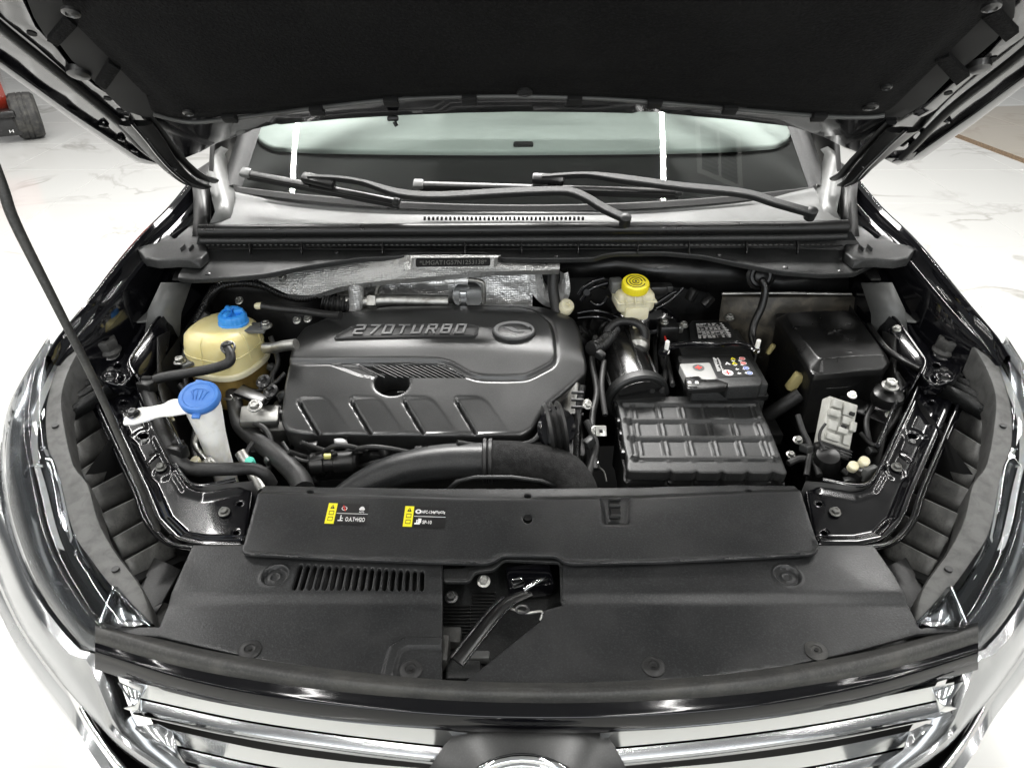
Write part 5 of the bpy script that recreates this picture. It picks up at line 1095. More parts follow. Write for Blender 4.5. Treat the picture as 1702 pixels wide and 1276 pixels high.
# ---------------------------------------------------------------- washer filler neck
WF = thing('washer_filler', 'white screen-wash filler neck with round blue flip cap and side strap', 'filler neck', PY(375, 800, 1.08))
wt = PY(333, 662, 1.145); wb = PY(377, 800, 1.13); ax = (wt - wb).normalized()
L_ = (wt - wb).length
nk = lathe('neck', [(.021, -.06), (.021, .0), (.022, L_ * .35), (.025, L_ * .6), (.031, L_ * .86), (.032, L_ - .004), (.024, L_ - .002)], wb, MT['white'], WF, ax, 40, lambda a, r, h: r * (1 + .1 * math.cos(2 * a)))
capx = (0.05, -.38, .92)
wc = lathe('flip_cap', [(.036, -.012), (.038, -.008), (.038, .002), (.035, .006), (.030, .0065), (.028, .0045), (.002, .0045)], wt + Vector(capx) * .006, MT['blue2'], WF, capx, 48, lambda a, r, h: r * (1 + .03 * math.cos(2 * a)))
cx_, cy_, cz_ = frame_of(capx); ct = wt + Vector(capx) * .0115
for a0 in (-.45, -.15, .15, .45): tube('symbol_line', [ct + cx_ * .02 * math.sin(a0) + cy_ * (-.010), ct + cx_ * .034 * math.sin(a0) + cy_ * .012], .0012, MT['blue2'], wc, n=6, sub=1)
tube('symbol_arc', [ct + cx_ * .022 * math.sin(a) + cy_ * (.022 * math.cos(a) - .006) for a in [-.9 + .15 * i for i in range(13)]], .0013, MT['blue2'], wc, n=6, sub=1)
box('cap_tab', wt + cx_ * .002 - cy_ * .040, (.016, .012, .006), MT['blue2'], wc, Matrix((cx_, cy_, cz_)).transposed(), .002); box('cap_tab', wt + cx_ * -.012 + cy_ * .038, (.014, .01, .006), MT['blue2'], wc, Matrix((cx_, cy_, cz_)).transposed(), .002)
SPn = slope(1.25, 1.085, 1.1, 1.055)
st_ = sheet('side_strap', MT['white'], WF, SPn, rp([(204, 703), (206, 695), (228, 679), (270, 671), (294, 661), (316, 668), (322, 684), (300, 687), (262, 693), (222, 704), (206, 706)], 5, 3), res=.006, seg=.006, thick=.004, rnd=.0015, h=lambda P: .0022 * np.cos((P[:, 1] + .35 * P[:, 0]) / .0022) * 0 + .002 * sm(np.sin((P[:, 1] - .0 * P[:, 0]) / .0035), .2, .6))
bolt(st_, SPn.P(222, 688, h=.003), SPn.N, .009, MT['satin'])
tube('side_strap_web', [SPn.P(282, 690, h=-.004), PY(286, 694, 1.16), PY(288, 699, 1.16)], .003, MT['cream'], WF, n=6)
# small service pipes beside it
g1 = tag(tube('metal_pipe', [PY(330, 720, 1.16), PY(324, 738, 1.14), PY(334, 754, 1.12), PY(345, 766, 1.10), PY(356, 774, 1.08)], .006, MT['zinc'], n=10), 'thin bent metal pipe just left of the white filler neck', 'pipe')
lathe('union_nut', [(.011, 0), (.012, .004), (.012, .02), (.009, .024), (.001, .024)], PY(342, 764, 1.1), MT['alu'], g1, (.6, -.4, -.5), 6)
g2 = tag(tube('service_port', [PY(400, 752, 1.13), PY(412, 772, 1.11), PY(425, 796, 1.08), PY(436, 815, 1.06)], .012, MT['alu'], n=12), 'silver air-conditioning service pipe with small green cap', 'pipe')
lathe('green_cap', [(.009, 0), (.0095, .003), (.0095, .014), (.008, .017), (.001, .017)], PY(418, 772, 1.105), MT['teal'], g2, (0, -.3, 1), 20)
lathe('white_cap', [(.009, 0), (.0095, .003), (.0095, .010), (.008, .012), (.001, .012)], PY(327, 769, 1.09), MT['cream'], g2, (0, -.3, 1), 20)

# ---------------------------------------------------------------- bulkhead foil, pipes and identity window
HS = thing('heat_shield', 'embossed silver foil insulation across the bulkhead with number window', 'heat shield', PY(700, 500, 1.56))
top_ = [(424, 462), (511, 445), (600, 432), (668, 428), (684, 424), (812, 424), (834, 432), (930, 436)]
bot_ = [(476, 488), (520, 490), (570, 476), (640, 466), (690, 462), (760, 456), (800, 452), (930, 448)]
def bend(L, y0, amp): return [PY(x, y, y0 + amp * math.sin(i * 1.3)) for i, (x, y) in enumerate(L)]
n_ = 40; T0, B0 = spl(bend(top_, 1.505, .004), n_), spl(bend(bot_, 1.475, .006), n_)
loft('insulation_mat', [[a.lerp(b, f) + Vector((0, -.008 * math.sin(f * PI), .004 * math.sin(f * PI))) for a, b in zip(T0, B0)] for f in (0, .15, .4, .65, .85, 1)] + [[p + Vector((0, .02, -.02)) for p in B0]], MT['foil_dull'], HS)
def crumple(px0, px1, py0, py1, y, amp, nx, ny, seed):
    rr = random.Random(seed); return [[PY(px0 + (px1 - px0) * i / nx, py0 + (py1 - py0) * j / ny, y + rr.uniform(-amp, amp)) for i in range(nx + 1)] for j in range(ny + 1)]
loft('foil_panel', crumple(610, 770, 462, 512, 1.565, .004, 10, 4, 1), MT['foil'], HS)
loft('foil_panel', crumple(760, 885, 446, 512, 1.55, .006, 10, 5, 2), MT['foil'], HS)
loft('foil_panel', crumple(560, 640, 470, 520, 1.57, .004, 8, 4, 5), MT['foil_dull'], HS)
ub = spl([PY(x, y, 1.535) for x, y in ((878, 448), (880, 470), (886, 490), (905, 508), (925, 510), (942, 500), (948, 480), (944, 452))], 30); ub2 = spl([PY(x, y, 1.55) for x, y in ((900, 448), (902, 466), (906, 478), (914, 488), (922, 488), (930, 480), (932, 468), (930, 450))], 30)
loft('foil_sleeve', [[p + Vector((0, .02, 0)) for p in ub], ub, [a.lerp(b, .5) + Vector((0, -.012, 0)) for a, b in zip(ub, ub2)], ub2, [p + Vector((0, .03, 0)) for p in ub2]], MT['foil'], HS)
vw = [PY(x, y, 1.458) for x, y in ((690, 444), (816, 442), (816, 428), (690, 429))]
fr0 = rp([(682, 447), (826, 445), (828, 424), (686, 424)], 6, 4); 
fo = spl([PY(x, y, 1.466) for x, y in fr0], 48, True); fi = spl([PY(x, y, 1.456) for x, y in rp([(691, 444), (815, 442), (815, 428), (691, 429)], 4, 4)], 48, True)
loft('window_frame', [fo, [a.lerp(b, .5) + Vector((0, -.006, 0)) for a, b in zip(fo, fi)], fi], MT['foil_dull'], HS, closed=True)
wpl = mk('number_plate', vw, [(0, 1, 2, 3)], MT['void'], HS, 0)
MT['vin'] = M('stamped_number', (.13, .13, .12), .4)
text('number_text', '*LMGAT1G57N1253138*', MT['vin'], wpl, vw[0].lerp(vw[3], .25) + (vw[1] - vw[0]) * .06 + Vector((0, -.001, 0)), vw[1] - vw[0], vw[3] - vw[0], (vw[1] - vw[0]).length * .88, (vw[3] - vw[0]).length * .5, .0004)
def pipe(label, pts, y, r, m, **k): return tag(tube('metal_pipe', [PY(a, b, y if not isinstance(y, (list, tuple)) else y[i]) for i, (a, b) in enumerate(pts)], r, MT[m], n=12, **k), label, 'pipe', None)
pipe('slim silver pipe bent like a bridge in front of the bulkhead foil', [(628, 498), (626, 482), (634, 472), (660, 466), (690, 464), (760, 464), (790, 466), (802, 470), (804, 482), (804, 505)], 1.515, .0055, 'alu')
sl_ = tag(tube('foil_wrap', [PY(x, y, 1.512) for x, y in ((684, 468), (700, 464), (728, 469), (752, 464), (778, 466))], [.010, .012, .009, .012, .010], MT['foil'], n=12), 'crinkled foil sleeve round the slim bridge-shaped pipe', 'pipe wrap')
pipe('stout silver pipe lying behind the top edge of the engine cover', [(560, 502), (585, 500), (610, 500), (650, 498), (700, 499), (745, 500)], 1.505, .014, 'alu')
pw = pipe('foil-wrapped pipe rising at the left end of the silver bulkhead pipe', [(590, 470), (592, 484), (592, 500), (590, 520)], 1.495, .017, 'foil')
lathe('pipe_collar', [(.02, 0), (.022, .004), (.022, .016), (.02, .02)], PY(612, 500, 1.505), MT['alu'], pw, (1, 0, 0), 6)
tc_ = tag(lathe('turbo_cap', [(.040, -.03), (.040, .0), (.036, .006), (.012, .007), (.001, .007)], PY(778, 492, 1.525), MT['satin_chrome'], None, (0, -.75, .66), 32), 'round silver heat-shield cup behind the engine cover', 'heat shield')
box('cup_rib', PY(770, 500, 1.50), (.018, .012, .05), MT['satin_chrome'], tc_, None, .004)
dr = tag(tube('drain_hose', [PY(920, 452, 1.53), PY(919, 476, 1.52), PY(922, 500, 1.505), PY(926, 520, 1.49)], .013, MT['rubber'], n=12), 'black hose dropping through the foil sleeve behind the engine cover', 'hose')
h3 = tag(tube('loom_conduit', [PY(325, 538, 1.46), PY(340, 508, 1.49), PY(352, 488, 1.50), PY(372, 474, 1.50), PY(408, 470, 1.50), PY(440, 476, 1.50), PY(466, 488, 1.50), PY(500, 496, 1.5), PY(528, 490, 1.5)], .0095, MT['satin'], n=12, ridge=.0011, ridges=60), 'ribbed black wiring conduit arching behind the yellow tank', 'conduit')
h4 = tag(tube('vapour_hose', [PY(434, 508, 1.45), PY(460, 512, 1.45), PY(500, 516, 1.45), PY(540, 522, 1.44), PY(566, 524, 1.42)], .0085, MT['rubber'], n=12), 'black hose from behind the yellow tank to the engine cover', 'hose')
lathe('hose_tip', [(.006, 0), (.008, .004), (.008, .016), (.006, .018)], PY(424, 509, 1.45), MT['cream'], h4, (1, 0, .1), 12)
h5 = pipe('bright silver pipe between the yellow tank and the engine cover', [(440, 578), (455, 578), (470, 575), (492, 572)], [1.36, 1.35, 1.34, 1.33], .012, 'alu')
for x, y, yy in ((494, 532, 1.46), (512, 530, 1.46), (470, 462, 1.49), (398, 500, 1.52)):
    b_ = tag(bolt(None, PY(x, y, yy), (-.2, -.6, .8), .0075, MT['zinc'], 'stud_bolt'), {494: 'shiny stud bolt beside the rear left corner of the engine cover', 512: 'smaller stud bolt nearest the rear left corner of the engine cover', 470: 'black clip stud on the foil mat at the left', 398: 'stud bolt on the strut tower behind the yellow tank'}[x], 'bolt')
bl = tag(tube('bellows_hose', [PY(536, 500, 1.50), PY(552, 504, 1.5), PY(570, 506, 1.5), PY(584, 508, 1.5)], .018, MT['rubber'], n=14, ridge=.003, ridges=6), 'short black bellows hose at the rear left of the engine cover', 'hose')
# ---------------------------------------------------------------- brake fluid reservoir
bc0 = PY(1052, 500, 1.47)
BR = thing('brake_reservoir', 'cream brake fluid reservoir with ridged bright yellow screw cap', 'brake reservoir', bc0 - Vector((0, 0, .06)))
R_ = Matrix.Rotation(.12, 3, 'Z')
bt = box('tank', PY(1052, 494, 1.49), (.088, .075, .05), MT['cream'], BR, R_, .014, 3)
box('tank_foot', PY(1054, 514, 1.475), (.058, .055, .035), MT['cream'], BR, R_, .008); box('tank_neck', PY(1024, 474, 1.50), (.03, .035, .03), MT['grey'], BR, R_, .006)
box('seam_band', PY(1052, 494, 1.49) + Vector((0, 0, .004)), (.093, .080, .005), MT['cream'], BR, R_, .002)
for x in (1040, 1056, 1070): bar('moulded_ridge', PY(x, 492, 1.447), PY(x + 1, 508, 1.445), .004, .004, MT['cream'], bt)
yc = PY(1055, 480, 1.475); kn = lambda a, r, h: r * (1 + .025 * math.cos(30 * a)) if .003 < h < .018 else r
yk = lathe('screw_cap', [(.028, 0), (.031, .003), (.031, .017), (.029, .0205), (.026, .0215), (.002, .0215)], yc, MT['yellow'], BR, (0, -.25, 1), 90, kn)
fx, fy, fz = frame_of((0, -.25, 1)); tp = yc + fz * .0218
for r_ in (.021, .014, .0075):
    V, F = tubemesh([tp + fx * r_ * math.cos(a) + fy * r_ * math.sin(a) for a in [2 * PI * i / 30 for i in range(29)]], .0011, n=6, sub=1); mk('printed_ring', V, F, MT['black_print'], yk)
lathe('printed_dot', [(.003, 0), (.003, .0006), (.0005, .0008)], tp, MT['black_print'], yk, fz, 12)
bar('outlet', PY(1054, 520, 1.46), PY(1056, 545, 1.45), .012, .012, MT['cream'], BR, (0, -1, 0))
lathe('master_cylinder', [(.025, 0), (.026, .01), (.026, .06), (.018, .07), (.001, .07)], PY(1062, 552, 1.47), MT['alu'], BR, (-.1, -.6, -.1), 18)
box('sensor_plug', PY(1094, 480, 1.50), (.04, .03, .022), MT['satin'], BR, None, .004); box('plug_clip', PY(1110, 478, 1.5), (.02, .024, .016), MT['plastic'], BR, None, .003)
lathe('servo', [(.10, 0), (.11, .01), (.11, .05), (.09, .07), (.03, .08)], PY(1060, 560, 1.60), MT['gloss'], BR, (0, -1, .1), 36)
# ---------------------------------------------------------------- battery
MT['grey_lid'] = M('grey_lid', (.30, .30, .29), .45)
BT = thing('battery', 'black car battery with white printed lid, clamp bar and grey terminal cover', 'battery', (.47, 1.38, .80))
BZ = flat(1.035)
def bpz_(L, z=1.035): return [flat(z).hit(*p) for p in L]
box('case', (.468, 1.395, .93), (.165, .25, .19), MT['plastic'], BT, None, .008)
sheet('lid_panel', MT['plastic'], BT, BZ, rp([(1144, 540), (1150, 532), (1208, 531), (1232, 566), (1150, 571)], 3), res=.02, thick=.02, rnd=.003)
sheet('lid_panel', MT['plastic'], BT, BZ, rp([(1126, 590), (1240, 588), (1268, 632), (1264, 640), (1210, 643), (1200, 634), (1190, 632), (1140, 628)], 3), res=.02, thick=.03, rnd=.003)
BP = flat(1.0362)
def pr(L, m, parent, h=0): return mk('print', [BP.P(x, y, h=h) for x, y in L], [tuple(range(len(L)))], MT[m], parent, 0)
lb1 = pr([(1157, 564), (1222, 561), (1203, 534), (1153, 535)], 'black_print', BT); lb1.name = 'instruction_label'
rr = random.Random(4)
def lerp4(q, a, b): 
    p0 = (q[0][0] + (q[1][0] - q[0][0]) * a, q[0][1] + (q[1][1] - q[0][1]) * a); p1 = (q[3][0] + (q[2][0] - q[3][0]) * a, q[3][1] + (q[2][1] - q[3][1]) * a)
    return (p0[0] + (p1[0] - p0[0]) * b, p0[1] + (p1[1] - p0[1]) * b)
q1 = [(1157, 564), (1222, 561), (1203, 534), (1153, 535)]
V, F = [], []
def cell(q, a0, a1, b0, b1, h=.0004):
    n = len(V); V.extend(BP.P(*lerp4(q, a, b), h=h) for a, b in ((a0, b0), (a1, b0), (a1, b1), (a0, b1))); F.append((n, n + 1, n + 2, n + 3))
for i in range(6):
    for j in range(11):
        w_ = rr.uniform(.4, .95) * .11; a = .08 + i * .125; b = .06 + j * .08
        if j % 3 == 2: cell(q1, a, a + .12, b + .01, b + .025)
        elif rr.random() < .86: cell(q1, a, a + w_, b, b + .04)
for i in range(7): cell(q1, .07 + i * .125, .076 + i * .125, .05, .92)
for j in range(9): w_ = rr.uniform(.05, .12); cell(q1, .85, .85 + w_, .05 + j * .1, .11 + j * .1)
mk('print_text', V, F, MT['white_print'], lb1, 0)
q2 = [(1194, 627), (1256, 624), (1236, 590), (1182, 592)]
lb2 = pr(q2, 'black_print', BT); lb2.name = 'hazard_label'; V, F = [], []
for j in range(12): cell(q2, .03, .03 + rr.uniform(.06, .12), .30 + j * .055, .325 + j * .055); cell(q2, .16, .16 + rr.uniform(.03, .06), .30 + j * .055, .325 + j * .055)
for i in range(4):
    for j in range(2): cell(q2, .55 + j * .2, .55 + j * .2 + .10, .12 + i * .2, .16 + i * .2); cell(q2, .58 + j * .2, .6 + j * .2, .1 + i * .2, .2 + i * .2)
mk('print_text', V, F, MT['white_print'], lb2, 0)
def dot(q, a, b, r, m, h, n=16, r2=None):
    c = BP.P(*lerp4(q, a, b), h=h); mk('print_dot', [c + Vector((math.cos(t) * r, math.sin(t) * r, 0)) for t in [2 * PI * i / n + (PI / 2 if n == 3 else 0) for i in range(n)]], [tuple(range(n))], MT[m], lb2, 0)
for a, b, m in ((.9, .84, 'red_print'), (.86, .62, 'red_print'), (.86, .38, 'blue_print'), (.88, .14, 'blue_print')):
    dot(q2, a, b, .0068, 'white_print', .0004); dot(q2, a, b, .0055, m, .0007); c = BP.P(*lerp4(q2, a, b), h=.001); mk('print_mark', [c + Vector(v) for v in ((-.003, -.001, 0), (.003, -.001, 0), (.003, .001, 0), (-.003, .001, 0))], [(0, 1, 2, 3)], MT['white_print'], lb2, 0)
for a, b, m in ((.62, .84, 'yellow_print'), (.6, .62, 'yellow_print'), (.40, .62, 'white_print')): dot(q2, a, b, .0075, m, .0005, 3); dot(q2, a, b - .02, .0032, 'black_print', .0008, 3)
dot(q2, .30, .2, .0115, 'white_print', .0004, 24); c = BP.P(*lerp4(q2, .30, .2), h=.0008)
for sx, sy in ((.009, .0018), (.0018, .009)): mk('print_mark', [c + Vector(v) for v in ((-sx, -sy, 0), (sx, -sy, 0), (sx, sy, 0), (-sx, sy, 0))], [(0, 1, 2, 3)], MT['red_print'], lb2, 0); c = c + Vector((0, 0, .0003))
tcv = sheet('terminal_cover', MT['grey_lid'], BT, flat(1.045), rp([(1129, 604), (1180, 602), (1192, 628), (1188, 632), (1165, 630), (1162, 628), (1142, 630)], 3), res=.02, thick=.02, rnd=.002)
c = flat(1.0455).P(1161, 611); lathe('plus_ring', [(.0125, 0), (.0125, .0005), (.011, .0006), (.011, .0002), (.0005, .0002)], c, MT['grey'], tcv, (0, 0, 1), 24)
for s in ((.014, .004, .001), (.004, .014, .0012)): box('plus_sign', c + Vector((0, 0, .0006)), s, MT['red_print'], tcv, None, 0)
fb = sheet('fuse_link_block', MT['satin'], BT, flat(1.05), rp([(1138, 626), (1162, 624), (1168, 630), (1192, 629), (1212, 636), (1208, 642), (1180, 645), (1142, 646)], 3), res=.02, thick=.012, rnd=.003)
for x in (1146, 1158): box('fuse_window', flat(1.052).P(x, 636), (.007, .007, .004), MT['white'], fb, None, .001)
box('fuse_latch', flat(1.05).P(1151, 642), (.02, .008, .006), MT['grey'], fb, None, .001)
# hold-down bar, its studs, and the far terminal
HB = [(1100, 588), (1114, 576), (1150, 572), (1190, 573), (1226, 571), (1248, 578), (1258, 584)]
cb_ = tube('clamp_bar', [flat(1.052).P(*p) for p in HB], .010, MT['gloss'], BT, n=10, flatten=.6)
tube('clamp_bar_rib', [flat(1.062).P(x, y - 2) for x, y in HB[1:-1]], .003, MT['gloss'], cb_, n=8)
for x, y in ((1107, 584), (1257, 582)):
    p = flat(1.05).P(x, y); lathe('clamp_stud', [(.008, -.002), (.008, .003), (.005, .004), (.005, .026), (.004, .028), (.0005, .028)], p, MT['white'], cb_, (0, -.1, 1), 14)
    rod('hook_rod', p - Vector((0, .004, 0)), p - Vector((0, .0, .12)), .003, MT['dark_steel'], cb_)
tm_ = box('terminal', flat(1.05).P(1124, 545), (.03, .026, .018), MT['zinc'], BT, None, .004); bolt(tm_, flat(1.06).P(1136, 541), (0, -.2, 1), .008, MT['zinc']); bolt(tm_, flat(1.065).P(1104, 536), (0, -.2, 1), .0075, MT['zinc'])
box('terminal_block', flat(1.045).P(1110, 548), (.045, .05, .04), MT['satin'], BT, None, .006); bolt(BT, flat(1.05).P(1212, 528), (.1, -.3, 1), .0085, MT['zinc'])
box('battery_tray', (.50, 1.30, .89), (.20, .10, .03), MT['satin'], BT, None, .004)
box('tray_lip', flat(.99).P(1240, 655), (.09, .03, .015), MT['satin'], BT, None, .004)
for q in (((1100, 560), (1098, 590), (1106, 620), (1100, 650)), ((1104, 555), (1106, 580), (1112, 610), (1118, 640)), ((1092, 548), (1088, 580), (1090, 620), (1084, 650))):
    tube('battery_cable', [flat(1.0).P(x, y) for x, y in q], .006, MT['rubber'], BT, n=8)
tube('red_wire', [flat(1.04).P(x, y) for x, y in ((1103, 556), (1106, 562), (1108, 570))], .0022, MT['red_print'], BT, n=6)
# ---------------------------------------------------------------- fuse box
FB = thing('fuse_box', 'black lidded fuse box with sloping edges and a small star moulding', 'fuse box', (.70, 1.38, .95))
FP = flat(1.08)
top = [(1306, 520), (1410, 516), (1428, 530), (1462, 576), (1470, 590), (1364, 597), (1358, 592), (1310, 532)]
rim = [(1288, 522), (1296, 514), (1414, 512), (1436, 526), (1474, 590), (1478, 606), (1470, 614), (1352, 623), (1346, 616), (1290, 534)]
tl_, rl_ = [FP.hit(*p) for p in rp(top, 5, 4)], [flat(1.058).hit(*p) for p in rp(rim, 6, 4)]
def fb_h(P):
    d = sdf(P, tl_); z = -.022 * np.clip(-d / .022, 0, 1) + .002 * np.exp(-((P[:, 0] - FP.hit(1390, 560)[0]) / .05) ** 2)
    c = np.array(FP.hit(1386, 553)); q = P - c
    for a in range(3):
        t = a * PI / 3 + .5; u = q @ np.array([math.cos(t), math.sin(t)]); v = q @ np.array([-math.sin(t), math.cos(t)]); z += .003 * np.exp(-(v / .0022) ** 2) * (1 - sm(np.abs(u), (.02 if a == 0 else .010), (.028 if a == 0 else .014)))
    q = P - np.array(FP.hit(1412, 586)); z += .0012 * np.exp(-(q[:, 1] / .0018) ** 2) * (1 - sm(np.abs(q[:, 0]), .004, .006))
    return z
lid = sheet('lid', MT['satin'], FB, FP, rl_, res=.0024, h=fb_h, px=False, thick=.014, rnd=.003, seg=.006)
base = [PZ(x, y, 1.040) for x, y in rp(rim, 6, 4)]; bl_ = [p + Vector((.006 if p.x < .7 else -.01, .004, -.16)) for p in base]
loft('box_body', [base, bl_], MT['bay'], FB, closed=True)
loft('rim_band', [[p + Vector((0, 0, .012)) for p in base], [p + Vector((0, -.004, .010)) for p in base], [p + Vector((0, -.004, -.004)) for p in base], [p + Vector((0, 0, -.006)) for p in base]], MT['satin'], FB, closed=True)
la = box('latch', PZ(1424, 610, 1.048), (.038, .014, .018), MT['satin'], FB, Matrix.Rotation(-.06, 3, 'Z'), .004); tube('latch_loop', [PZ(x, y, 1.058) for x, y in ((1412, 610), (1414, 604), (1424, 602), (1434, 603), (1437, 609))], .0022, MT['gloss'], la, n=8)
tube('body_rail', [PZ(x, y, 1.0) for x, y in ((1300, 570), (1352, 642), (1470, 632))], .003, MT['satin'], FB, n=8)
for x, y, z in ((1321, 634, .99), (1281, 580, 1.0)):
    b_ = box('tape_wrap', PZ(x, y, z), (.022, .02, .045) if x > 1300 else (.012, .012, .03), MT['beige_tape'], FB, Matrix.Rotation(.4, 3, 'Y'), .005)
tube('loom', [PZ(1330, 655, .97), PZ(1310, 668, .95), PZ(1285, 684, .92), PZ(1260, 700, .88)], .016, MT['rubber'], FB, n=10)
# ---------------------------------------------------------------- air filter box
AF = thing('air_filter_box', 'black air filter box whose lid has a raised grid of ribs', 'air filter box', (.33, 1.17, .80))
MT['lid'] = M('filter_lid', (.012, .0125, .0125), .48, speck=(400, 2.6), bump=(330, .35, .0009), var=(9, (.03, .03, .03), .45, .8))
FPl = slope(1.06, .957, 1.287, .98)
def ca(x, y): return (960 + x / 3.273, 430 + y / 3.273)
alid = rp([ca(*p) for p in ((196, 760), (215, 745), (955, 742), (985, 775), (1012, 850), (1040, 905), (1075, 990), (1110, 1080), (1142, 1160), (1130, 1170), (1085, 1162), (1066, 1150), (1048, 1164), (944, 1166), (926, 1150), (908, 1166), (806, 1165), (788, 1150), (770, 1164), (664, 1163), (648, 1150), (630, 1162), (524, 1162), (506, 1148), (490, 1160), (280, 1158), (266, 1140), (270, 1085), (250, 1000), (232, 870), (214, 780))], 4, 3)
al = [FPl.hit(*p) for p in alid]
rows_ = [(250, 960, 788, 790, .0075), (270, 990, 880, 878, .0065), (290, 1035, 975, 975, .0065), (310, 1080, 1085, 1088, .007)]
RL = [(np.array(FPl.hit(*ca(x0, y0))), np.array(FPl.hit(*ca(x1, y1))), w_) for x0, x1, y0, y1, w_ in rows_]
cols_ = [((300, 800), (345, 1095)), ((432, 798), (492, 1095)), ((560, 797), (628, 1095)), ((690, 796), (765, 1095)), ((820, 795), (905, 1095)), ((945, 795), (1045, 1095))]
CL = [(np.array(FPl.hit(*ca(*a))), np.array(FPl.hit(*ca(*b))), .009) for a, b in cols_]
def segd(P, a, b): ab = b - a; t = np.clip(((P - a) @ ab) / (ab @ ab), 0, 1); return np.sqrt(((P - a - t[:, None] * ab) ** 2).sum(1))
inner = [FPl.hit(*ca(*p)) for p in ((255, 800), (955, 800), (1075, 1098), (315, 1098))]
def af_h(P):
    z = -.004 * sm(sdf(P, inner), -.004, .004)
    cd = np.min([segd(P, a, b) / w_ for a, b, w_ in CL], 0); z += .0042 * (1 - sm(cd, .5, 1.05)) * sm(sdf(P, inner), -.006, .002)
    cg = np.min([np.abs(segd(P, a, b) - .001) / .0022 for a, b, w_ in CL], 0); z -= .002 * np.exp(-cg ** 2) * sm(sdf(P, inner), -.002, .004)
    rd = np.min([segd(P, a, b) / w_ for a, b, w_ in RL], 0); z = np.maximum(z, -.003 + .0075 * (1 - sm(rd, .5, 1.0)))
    for a, b, w_ in RL[1:]:
        for c in (a, b): r = np.sqrt(((P - c) ** 2).sum(1)); z += .0045 * (1 - sm(r, .006, .0095))
    return z
sheet('ribbed_lid', MT['lid'], AF, FPl, al, res=.0028, h=af_h, px=False, thick=.022, rnd=.004, seg=.005, bottom=False)
base = [FPl.pt(a, b, -.022) for a, b in al]; cen = sum(base, Vector()) / len(base)
bb_ = [p.lerp(Vector((cen.x, cen.y, p.z)), .05) for p in base]
loft('box_body', [bb_, [p + Vector((0, 0, -.16)) for p in bb_]], MT['plastic'], AF, closed=True)
loft('lid_flange', [[p + Vector((0, 0, -.006)) for p in base], [p.lerp(cen, -.02) + Vector((0, 0, -.008)) for p in base], [p.lerp(cen, -.02) + Vector((0, 0, -.014)) for p in base], bb_], MT['satin'], AF, closed=True)
for x, y in ((222, 800), (240, 890), (252, 960), (262, 1060)): box('lid_clip', FPl.P(*ca(x - 12, y), h=-.014), (.012, .018, .018), MT['satin'], AF, None, .003)
# big clean-air cylinder behind it
cyA, cyB = PY(1028, 575, 1.47), PY(1062, 668, 1.285)
ca_ = thing('clean_air_duct', 'ribbed glossy black cylinder duct between air filter box and bulkhead', 'air duct', cyB)
dA = (cyB - cyA)
MT['duct_gloss'] = M('duct_gloss', (.008, .008, .008), .2, spec=.7, bump=(40, .08, .002))
lathe('cylinder', [(.028, -.07), (.044, -.03), (.052, 0), (.057, .02), (.060, dA.length * .55), (.061, dA.length * .8), (.061, dA.length)], cyA, MT['duct_gloss'], ca_, dA, 48)
x_, y_, z_ = frame_of(dA)
for i in range(9):
    a = i / 9 * PI * 2; tube('cylinder_rib', [cyA + z_ * t + (x_ * math.cos(a) + y_ * math.sin(a)) * r for t, r in ((.0, .053), (.02, .0575), (dA.length * .55, .0605), (dA.length * .95, .0615))], .0028, MT['duct_gloss'], ca_, n=6)
lathe('end_collar', [(.060, 0), (.070, .002), (.071, .006), (.071, .02), (.066, .024)], cyB - z_ * .03, MT['plastic'], ca_, dA, 48)
tube('elbow', [cyA - z_ * .05, cyA - z_ * .085 + Vector((-.015, 0, -.005)), cyA - z_ * .11 + Vector((-.06, -.02, -.03)), cyA - z_ * .10 + Vector((-.10, -.05, -.06))], .034, MT['rubber'], ca_, n=18, ridge=.002, ridges=9)
hc = tag(tube('breather_hose', [PY(1070, 574, 1.42), PY(1070, 550, 1.43), PY(1056, 536, 1.44), PY(1030, 534, 1.45), PY(1012, 546, 1.44), PY(1004, 566, 1.42), PY(985, 580, 1.38)], .0095, MT['rubber'], n=12), 'black breather hose looping over the cylinder duct below the brake reservoir', 'hose')
lo = tag(tube('loom_conduit', [PY(1020, 548, 1.46), PY(1012, 560, 1.43), PY(1000, 572, 1.4), PY(982, 580, 1.37)], .016, MT['satin'], n=12, ridge=.0018, ridges=14), 'ribbed black conduit beside the right end of the engine cover', 'conduit')
# ---------------------------------------------------------------- front intake duct with foam-sleeved elbow
ID = thing('intake_duct', 'broad black intake snorkel with fabric-sleeved elbow in front of the engine', 'air duct', PY(790, 800, 1.07))
def tub2(name, pts, rads, m, parent, fl=1.0, n=26, sub=8, **k): return tube(name, pts, rads, MT[m], parent, n=n, sub=sub, flatten=fl, **k)
pa = [PY(560, 830, 1.03), PY(600, 808, 1.06), PY(648, 786, 1.085), PY(704, 772, 1.10), PY(752, 767, 1.108), PY(806, 766, 1.11)]
tub2('snorkel', pa, [.02, .03, .034, .036, .038, .038], 'plastic_worn', ID, .95)
pb = [PY(804, 766, 1.11), PY(850, 767, 1.108), PY(900, 772, 1.10), PY(935, 784, 1.085), PY(955, 804, 1.06), PY(966, 830, 1.03)]
tub2('foam_sleeve', pb, [.0415, .042, .042, .041, .039, .037], 'foam', ID)
for d in (0, 1): lathe('sleeve_band', [(.040, 0), (.0455, .002), (.0455, .008), (.040, .01)], PY(802 + d * 9, 766, 1.11), MT['rubber'], ID, (1, .01, 0), 36)
loft('snorkel_lip', [[PY(x, y, 1.05) for x, y in ((742, 812), (760, 796), (790, 790), (850, 790), (900, 796), (930, 806))], [PY(x, y, 1.045) for x, y in ((744, 818), (764, 802), (792, 796), (850, 796), (900, 802), (928, 812))]], MT['plastic_worn'], ID, solid=.008)
